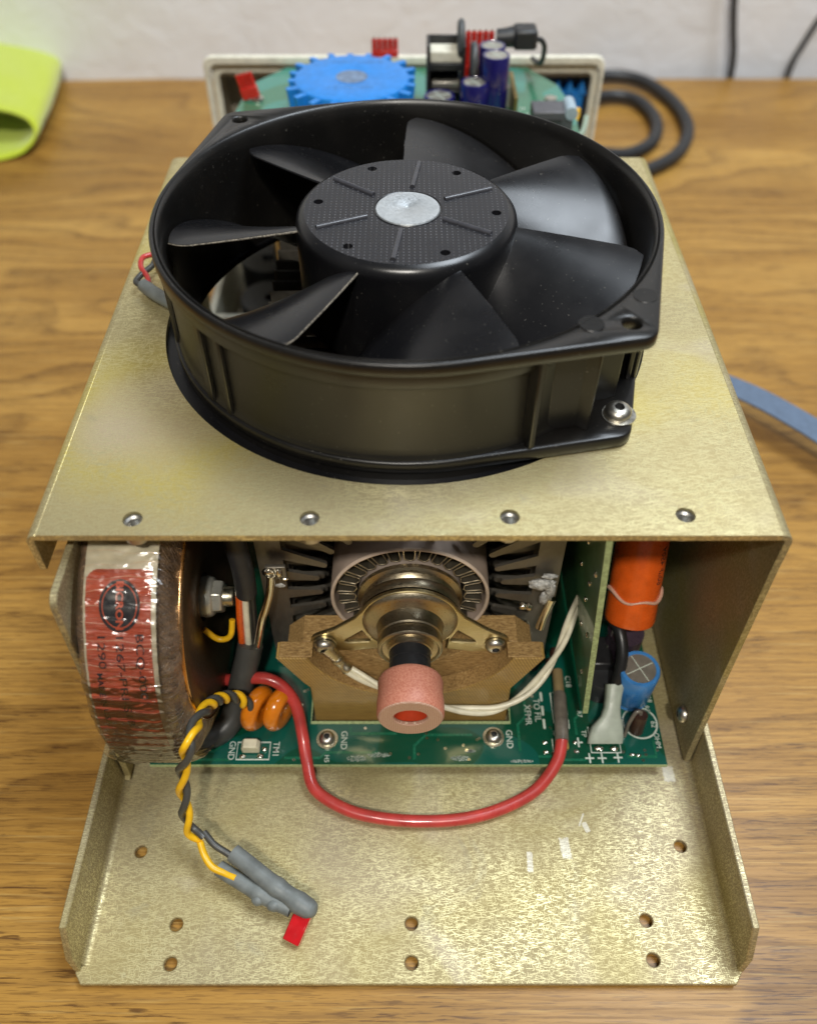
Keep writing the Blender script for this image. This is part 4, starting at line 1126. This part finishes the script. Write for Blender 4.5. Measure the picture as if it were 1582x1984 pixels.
pl.add([M@Vector(p) for p in [(-2.7,-1.5,-1),(2.7,-1.5,-1),(2.7,1.5,-1),(-2.7,1.5,-1),(-2.7,-1.5,9.2),(2.7,-1.5,9.2),(2.7,1.5,9.2),(-2.7,1.5,9.2)]],[(0,1,2,3),(4,5,6,7),(0,1,5,4),(1,2,6,5),(2,3,7,6),(3,0,4,7)])
po=pl.make('red_plug',M_['redplug'],yb,bevel=0.4)
for x in (-1.1,1.1): G().box(x-0.5,x+0.5,-1.8,-1.45,1.5,7.5,M=M).make('slot_rib',simple('dull_red',(0.30,0.02,0.02),0.35),po)

hz=thing('transformer_lead_bundle','dark shrink tube holding orange, white and black wires beside the transformer','cable',(-57,90,30))
G().tube([(-53.2,95.5,37.0),(-54.6,92.5,32),(-56.6,88.5,26),(-58.6,84.5,19.0),(-61.0,79.5,14.0),(-65.5,75.5,12.0),(-70.5,74.5,12.2),(-75,78,13)],4.3,seg=22).make('shrink_tube',M_['greywire'],hz,smooth=70)
for k,(m_,dx) in enumerate(((M_['orange'],-2.6),(M_['white_wire'],-0.4),(M_['black'],2.0))):
    G().tube([(-53.6+dx,95.5,35),(-52.4+dx,96.5,50),(-51.6+dx*0.9,97.5,60),(-51.2+dx*0.8,98,66)],1.15,seg=12).make('wire',m_,hz,smooth=60,label=['orange wire','white wire','black wire'][k])
G().tube([(-66,92.5,50),(-62,91.5,46),(-58,92,47),(-57,95,52)],1.0,seg=10).make('wire',M_['yellow'],hz,smooth=60,label='thin yellow wire')
G().tube([(-51.3,97.8,62.5),(-51.0,98.6,72),(-52,100.5,84),(-53,103,100)],3.4,seg=18).make('upper_sleeve',M_['rubber'],hz,smooth=60)  # added black sleeve hiding the wires where they vanish into the dark
rd=thing('bare_rod','bent bare metal rod running from the solder tab down into a dark tube','rod',(-46,95,50))
G().tube([(-51.6,94.0,33.5),(-49.6,94.6,42),(-47.4,95.2,51.8),(-45.6,96.5,57),(-43.6,98.0,64),(-42.6,98.6,71)],1.35,seg=16,sub=5).make('rod',M_['solder'],rd,smooth=60)
fc=thing('ignition_lead','black rubber lead arching from the board into a milky connector boot','cable',(72,95,20))
G().tube([(70.9,87.5,21.5),(72.0,90.5,27.5),(72.6,95,33.5),(71.6,101,37.5),(69.5,107,36.5),(68,112,30)],2.05,seg=16).make('lead',M_['black'],fc,smooth=70)
bt=G(); 
secs=[(67.0,72.4,10.8,6.0,2.2),(67.2,73.6,12.6,6.0,2.3),(67.8,76.8,14.4,5.4,2.6),(69.0,79.5,16.6,3.4,2.6),(69.6,82.0,18.3,2.8,2.6),(70.2,85.0,20.0,2.8,2.8),(71.0,88.6,22.4,3.2,3.0)]
vv=[]; 
for (x,y,z,a_,b_) in secs:
    for k in range(20):
        q=2*math.pi*k/20; e=0.6
        cx=math.copysign(abs(math.cos(q))**e,math.cos(q))*a_; cz=math.copysign(abs(math.sin(q))**e,math.sin(q))*b_
        vv.append((x+cx,y-cz*0.5,z+cz*0.86))
ff=[(i*20+k,i*20+(k+1)%20,(i+1)*20+(k+1)%20,(i+1)*20+k) for i in range(len(secs)-1) for k in range(20)]+[tuple(range(20))]
bt.add(vv,ff).make('connector_boot',M_['cloudy'],fc,smooth=55)
for x in (64.8,70.0): blob('solder_joint',(x,70.6,10.6),1.1,M_['solder'],fc,(1.3,0.8,0.6),x)

# ------------------------------------------------------------------ control module behind
cm=thing('control_case','off-white shallow plastic case half standing upright behind the chassis','case',(-2,392,0))
o=arc(-96.5,112,5,180,90,6)+arc(92,112,5,90,0,6)+[(97,0.3),(-101.5,0.3)]
hi=arc(-91.5,104.5,3.5,180,90,5)+arc(88.5,104.5,3.5,90,0,5)+[(92,6),(-95,6)]
hm=arc(-94.5,109.0,4,180,90,5)+arc(91,109.0,4,90,0,5)+[(95,3),(-98.5,3)]
plate('outer_lip',o,[hm],3.0,T(0,386,0)@XZ,M_['beige'],cm,bevel=0.6,smooth=40)
plate('inner_lip',hm,[hi],3.0,T(0,389.6,0)@XZ,M_['beige'],cm,bevel=0.5,smooth=40)
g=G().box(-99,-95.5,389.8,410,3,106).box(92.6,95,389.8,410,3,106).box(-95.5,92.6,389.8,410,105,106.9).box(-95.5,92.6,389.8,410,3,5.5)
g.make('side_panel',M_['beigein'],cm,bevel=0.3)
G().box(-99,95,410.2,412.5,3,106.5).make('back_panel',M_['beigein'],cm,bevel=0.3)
ct=thing('case_tray','off-white open case half lying on the table behind the chassis','case',(-2,340,0))
g=G().box(-99.5,-96.0,290,384,0.4,30).box(92.0,95.5,290,384,0.4,30).box(-96.0,92.0,290,293.5,0.4,30)
g.make('side_panel',M_['beige'],ct,bevel=0.6)
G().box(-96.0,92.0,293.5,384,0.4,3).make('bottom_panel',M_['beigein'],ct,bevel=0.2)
for i,(x,y,r_,h) in enumerate(((-76,349,14.5,26),(-71,315,16,24))):
    q=thing('black_round_transformer',['black round potted coil farther back in the tray, white tape crossing it','black round potted coil in the near corner of the tray'][i],'coil',(x,y,3),'black coils in the case tray')
    G().lathe([(0.01,3.1),(r_,3.1),(r_,h),(r_-0.6,h+1),(3.4,h+1),(3.0,h-2),(0.01,h-2)],(x,y,0),seg=48).make('coil_body',M_['rubber'],q,smooth=40)
    if i==0:
        G().box(-1.6,1.6,-14,14,0,0.5,M=T(x+9,y+4,h+1.1)@Matrix.Rotation(R(22),4,'Z')).make('tape_strip',M_['beige'],q)
        G().box(-1.4,1.4,-10,8,0,0.5,M=T(x+16,y+4,h+1.7)@Matrix.Rotation(R(-35),4,'Z')).make('tape_strip',M_['beige'],q)

pb=thing('control_board','pale green octagonal circuit board carrying a blue transformer and violet capacitors','circuit board',(0,335,112))
B=112.0
oct_=[(-80,292),(74,292),(76,335),(71,362),(58,383),(-60,383),(-76,362),(-78.5,335)]
plate('board',oct_,[],1.6,T(0,0,B-1.6),M_['pcb2'],pb,bevel=0.05)
for x,y in ((-70,345),(66,345),(-60,300),(60,300)): 
    G().lathe([(2.4,3.1),(2.4,B-1.7),(0.01,B-1.7)],(x,y,0),seg=16).make('standoff',M_['steel'],pb,smooth=40)
    G().lathe([(3.0,B),(2.8,B+1.2),(0.01,B+1.6)],(x,y,0),seg=20).make('screw',M_['steel'],pb,smooth=40)
# blue potted toroid with a ribbed rim
TCX,TCY=-25.0,331.0
bt_=G().lathe([(0.01,B+0.2),(25.6,B+0.2),(25.6,B+14.5),(25.0,B+15.6),(23.8,B+16.0),(3,B+16.0),(2.0,B+15.2),(0.01,B+15.2)],(TCX,TCY,0),seg=72).make('potted_transformer',M_['blueplastic'],pb,smooth=40)
for k in range(20):
    Mr=T(TCX,TCY,0)@Matrix.Rotation(R(18*k+4),4,'Z')
    g=G(); zz=B+15.4; aa=R(18*k+4); rt=min(30.5,27.8/max(abs(math.cos(aa)),abs(math.sin(aa))))
    g.add([Mr@Vector(p) for p in [(25.0,-1.0,B+1),(25.0,1.0,B+1),(rt-1.5,-0.5,B+2),(rt-1.5,0.5,B+2),(25.0,-1.5,zz),(25.0,1.5,zz),(rt,-1.3,zz),(rt,1.3,zz)]],[(0,1,3,2),(4,5,7,6),(0,1,5,4),(2,3,7,6),(0,2,6,4),(1,3,7,5)])
    g.make('rim_rib',M_['blueplastic'],bt_,bevel=0.2)
G().lathe([(0.01,B+16.06),(7.0,B+16.06)],(TCX,TCY,0),seg=40).make('faded_print',simple('faded_blue_print',(0.14,0.20,0.30),0.5,var=0.4,nscale=0.4),bt_)
wrapm=simple('grey_print_on_blue',(0.07,0.20,0.42),0.5)
for s_,y_ in (('115/230V  50/60Hz',347),('2 x 15V  15VA',319.5)):
    text('lettering',s_,3.4,T(TCX,y_,B+16.08),wrapm,bt_)
# bobbin / relay frame with two compartments
def frame_part():
    x0,x1,y0,y1,z0,z1=8.0,25.0,334,348,B+0.2,B+27.5
    g=G().box(x0,x0+1.4,y0,y1,z0,z1).box(x1-1.4,x1,y0,y1,z0,z1).box(x0+1.4,x1-1.4,y0,y0+1.4,z0+18.5,z0+20).box(x0+1.4,x1-1.4,y0,y1,z0+17,z0+19).box(x0+1.4,x1-1.4,y1-1.4,y1,z0,z1).box(x0+1.4,x1-1.4,y0,y1,z0+7,z0+8.6).box(x0+1.4,x1-1.4,y0,y1-1.5,z0,z0+1.4)
    o=g.make('bobbin_frame',M_['black'],pb,bevel=0.3)
    G().box(x0+1.5,x1-1.5,y0+3,y1-1.6,z0+19.2,z0+24).make('white_insert',M_['beige'],o,bevel=0.5)
    G().box(x0+2.5,x1-2.5,y0+2,y1-3,z0+8.8,z0+11.5).make('tab',M_['alutop'],o,bevel=0.5)
frame_part()
for x,y,z0,r_ in ((22.8,340,B+24,7.2),(28.5,333,B+17,7.4)):
    G().lathe([(0.01,-1.5),(r_-1,-1.5),(r_,-0.6),(r_,0.6),(r_-1,1.5),(0.01,1.5)],seg=36,axis='x',M=T(x,y,z0+5)).make('varistor_disc',simple('grey_disc_coating',(0.065,0.07,0.072),0.4),pb,smooth=50)
    for dy in (-2.5,2.5): G().tube([(x,y+dy,z0-1.5),(x,y+dy,B)],0.35,seg=6,smooth=False).make('lead',M_['solder'],pb,smooth=60)
for x,y,r_,h in ((13.6,325,6.9,10.5),(28.6,322,6.2,17.5),(37.5,326,6.0,27),(36.8,339.5,5.8,26)):
    c_=can((x,y,B),r_,h,M_['purple'],pb)
    wrap_z((x,y),r_+0.06,B+h*0.55,'- - -',3,M_['alutop'],c_,R(290),True)
G().box(46.0,47.5,318,347,B,B+12).make('gold_pin_header',simple('gold_pins',(0.35,0.24,0.08),0.35,0.8),pb)
can((44.5,339,B),2.2,9,M_['cloudy'],pb,name='small_capacitor',vent=False); can((35.5,309,B),2.6,9,M_['cloudy'],pb,name='small_capacitor',vent=False)
cn=G().box(53.5,71,309,321,B+0.2,B+10).make('grey_connector',simple('dark_grey_plastic',(0.085,0.085,0.095),0.4),pb,bevel=0.6)
G().box(57,66,308.6,309.05,B+5.5,B+7).make('connector_slot',M_['dark_hole'],cn)
G().lathe([(0.01,-4),(2.7,-4),(2.7,8),(0.01,8)],seg=20,axis='y',M=T(69.8,312,B+9.6)).make('pale_ferrule',simple('pale_blue_tube',(0.33,0.42,0.48),0.4),pb,smooth=40)
text('lettering','J4  1 2 3 4 5 6',3.2,T(60,336,B+0.05),M_['silk'],pb)
text('lettering','R14 R15',2.6,T(58,330,B+0.05),M_['silk'],pb)
# second blue ribbed transformer in the case, right
b2=thing('second_blue_transformer','blue ribbed transformer deep in the right end of the upright case','transformer',(76,404,88))
g=G().lathe([(0.01,96),(26,96),(26,84),(0.01,84)],(72,416,0),seg=60)
o=G().box(56,90.5,392,409.8,84,95.5).make('potted_body',M_['blueplastic'],b2,bevel=1.5)
for k in range(6):
    g=G(); x=58+6.2*k
    g.add([(x-2.4,391.5,95.4),(x+2.4,391.5,95.4),(x,391.5,102.0),(x-2.4,396,95.4),(x+2.4,396,95.4),(x,396,102.0)],[(0,1,2),(3,5,4),(0,3,4,1),(1,4,5,2),(2,5,3,0)]).make('rim_rib',M_['blueplastic'],o)
bb=thing('black_ac_block','black plastic block low in the right end of the upright case','block',(76,400,60))
G().box(55,90,392,409.8,8,80).make('block_body',M_['black'],bb,bevel=1.5)
# yellow wires and clear boot beside it
yw=thing('yellow_lead_pair','short yellow wires held by a clear curved cover at the right of the case','wire',(82,345,100))
for k in range(3):
    G().tube([(66,334+2*k,104+1.3*k),(71,330+2*k,105+1.5*k),(76,334+2*k,106+1.2*k),(79,342,107+k)],1.1,seg=10).make('strand',M_['yellow'],yw,smooth=60)
G().tube([(66,325,100),(74,325,101),(80,331,103),(83,341,106)],1.3,seg=8).make('clear_rim',simple('clear_greenish_plastic',(0.30,0.38,0.30),0.2,coat=0.5),yw,smooth=60)
# red spade terminals and black plug on the back of the case
def spade(c,label,rot=0,tilt=0,n=5,w_=11,h=8):
    q=thing('spade_terminal_row',label,'terminal',c,'red nylon terminals on the control case')
    Mr=T(*c)@Matrix.Rotation(R(rot),4,'Y')@Matrix.Rotation(R(tilt),4,'X')
    for k in range(n):
        x=-w_/2+w_*(k+0.5)/n
        g=G().tube([Mr@Vector((x,0,0)),Mr@Vector((x,0,h))],w_/n*0.48,seg=10,smooth=False)
        g.make('terminal_sleeve',M_['spade'],q,smooth=50)
        G().tube([Mr@Vector((x,0,h)),Mr@Vector((x,0,h+1.0))],w_/n*0.25,seg=8,smooth=False).make('terminal_tip',M_['solder'],q,smooth=50)
    G().box(-w_/2,w_/2,-1.4,1.4,-4,1,M=Mr).make('terminal_block',M_['spade'],q,bevel=0.3)
    return q
spade((-11.5,384.5,118.5),'row of red terminals behind the blue ribbed transformer',w_=13,h=6)
spade((32,352,124),'larger red terminals beside the black plug and grey discs',w_=13,h=15)
spade((-73.5,345,117),'small tilted red terminals at the left edge of the green board',rot=-14,w_=8,h=7,n=4)
bp=thing('black_power_plug','black plug lying on top of the case behind the red terminals','plug',(48,352,136))
G().tube([(39.5,352,136.5),(44,352,136.6),(47,352.5,136.8)],lambda t:3.6+0.8*t,seg=16).make('plug_collar',M_['rubber'],bp,smooth=50)
G().box(47,57.5,347,358,132.5,141).make('plug_body',M_['rubber'],bp,bevel=1.4)
G().tube([(57,352,136),(60,353,135),(62,355,131),(62,362,122),(60,378,118)],1.2,seg=8).make('plug_cord',M_['rubber'],bp,smooth=50)

# ------------------------------------------------------------------ cords, ribbon, towel
pc=thing('power_cord','thick black power cord coiled on the table to the right of the case','cord',(165,560,5))
G().tube([(96,560,6),(125,618,6),(154,642,6.5),(182,634,6),(199,598,5),(201,556,4.8),(188,520,4.8),(165,495,4.8),(140,482,5),(118,482,9),(104,520,9),(112,560,8),(132,594,7),(155,607,6),(173,598,5.5),(180,566,4.8),(171,533,4.8),(150,514,4.8),(124,502,10),(104,470,12),(100,430,20)],4.5,seg=18,sub=8).make('cord_jacket',M_['rubber'],pc,smooth=70)
wc=thing('wall_cable','straight black cable hanging down the wall behind the table','cable',(252,650,20),'black cables against the wall')
G().tube([(262,658.5,-60),(258.5,659.5,6),(252,660.5,34),(246,661,60),(238,662,120),(236,662,220)],2.6,seg=12).make('cable_jacket',M_['rubber'],wc,smooth=70)
wc=thing('wall_cable','slanting black cable against the wall at the right edge of the photo','cable',(306,650,20),'black cables against the wall')
G().tube([(303,657,-60),(304,657.5,4),(309,660,22),(318,661.5,45),(332,662,75),(360,662,130)],2.3,seg=12).make('cable_jacket',M_['rubber'],wc,smooth=70)
# blue-grey ribbon arching out from behind the right side wall
rb_=G(); path=[Vector(p) for p in [(100.5,290,6),(118,281,10),(140,268,13),(160,252,15),(178,234,15),(196,214,13),(216,188,9),(240,155,5),(262,125,1.5)]]
C=spline(path,8); v=[];n=len(C)
for i,p in enumerate(C):
    d=(C[min(i+1,n-1)]-C[max(i-1,0)]); d.z=0; d.normalize(); nn=Vector((-d.y,d.x,0))*6.8
    for q,zz in ((nn,0.5),(nn,-0.5),(-nn,-0.5),(-nn,0.5)): v.append((p.x+q.x,p.y+q.y,p.z+zz))
f=[(4*i+k,4*i+(k+1)%4,4*i+4+(k+1)%4,4*i+4+k) for i in range(n-1) for k in range(4)]+[(0,1,2,3),(4*n-1,4*n-2,4*n-3,4*n-4)]
o=mesh('ribbon_cable',v,f,M_['ribbon'],smooth=50); tag(o,'flat blue-grey ribbon cable curving away to the right of the chassis','cable')

# folded lime microfibre cloth: a thick sheet whose fold opens towards the camera
tw_=thing('microfibre_cloth','lime green microfibre cloth folded over itself at the left table edge','cloth',(-290,590,10))
sec=[(-430,3.0),(-380,3.2),(-340,3.4),(-305,3.2),(-278,2.6),(-258,3.4),(-246,8),(-240,17),(-242,27),(-250,34),(-262,39),(-280,46),(-302,55),(-330,62),(-370,66),(-430,66)]
sec=[Vector((a,b,0)) for a,b in sec]; C=spline(sec,7); n=len(C); v=[]; th=2.1; m=26
DY=Vector((-0.30,0.95))
for j in range(m+1):
    t=j/m
    for i,p in enumerate(C):
        d=(C[min(i+1,n-1)]-C[max(i-1,0)]).normalized(); nn=Vector((-d.y,d.x))
        # fold leans back and narrows; hem is rounded at the front edge
        e=th*(1.0 if j>0 else 0.35)
        for sgn in (1,-1):
            x=p.x+nn.x*e*sgn; z=p.y+nn.y*e*sgn
            skew=(p.y)*0.9-( -240-p.x)*0.55
            y=512+skew*0.55+ t*150
            k=1-0.22*t
            wv=1.6*noise.noise(Vector((x*0.03,y*0.03,z*0.05)))
            zz=max(0.6,z*k*0.72+wv*(z>8))
            v.append((x-18-34*t*0.9+8*math.sin(t*2),y+6,zz))
f=[]
row=2*n
for j in range(m):
    for i in range(n-1):
        a=j*row+2*i; f.append((a,a+2,a+row+2,a+row)); f.append((a+1,a+row+1,a+row+3,a+3))
for i in range(n-1):
    a=2*i; f.append((a,a+1,a+3,a+2)); a=m*row+2*i; f.append((a,a+2,a+3,a+1))
mesh('folded_sheet',v,f,M_['towel'],tw_,smooth=80)
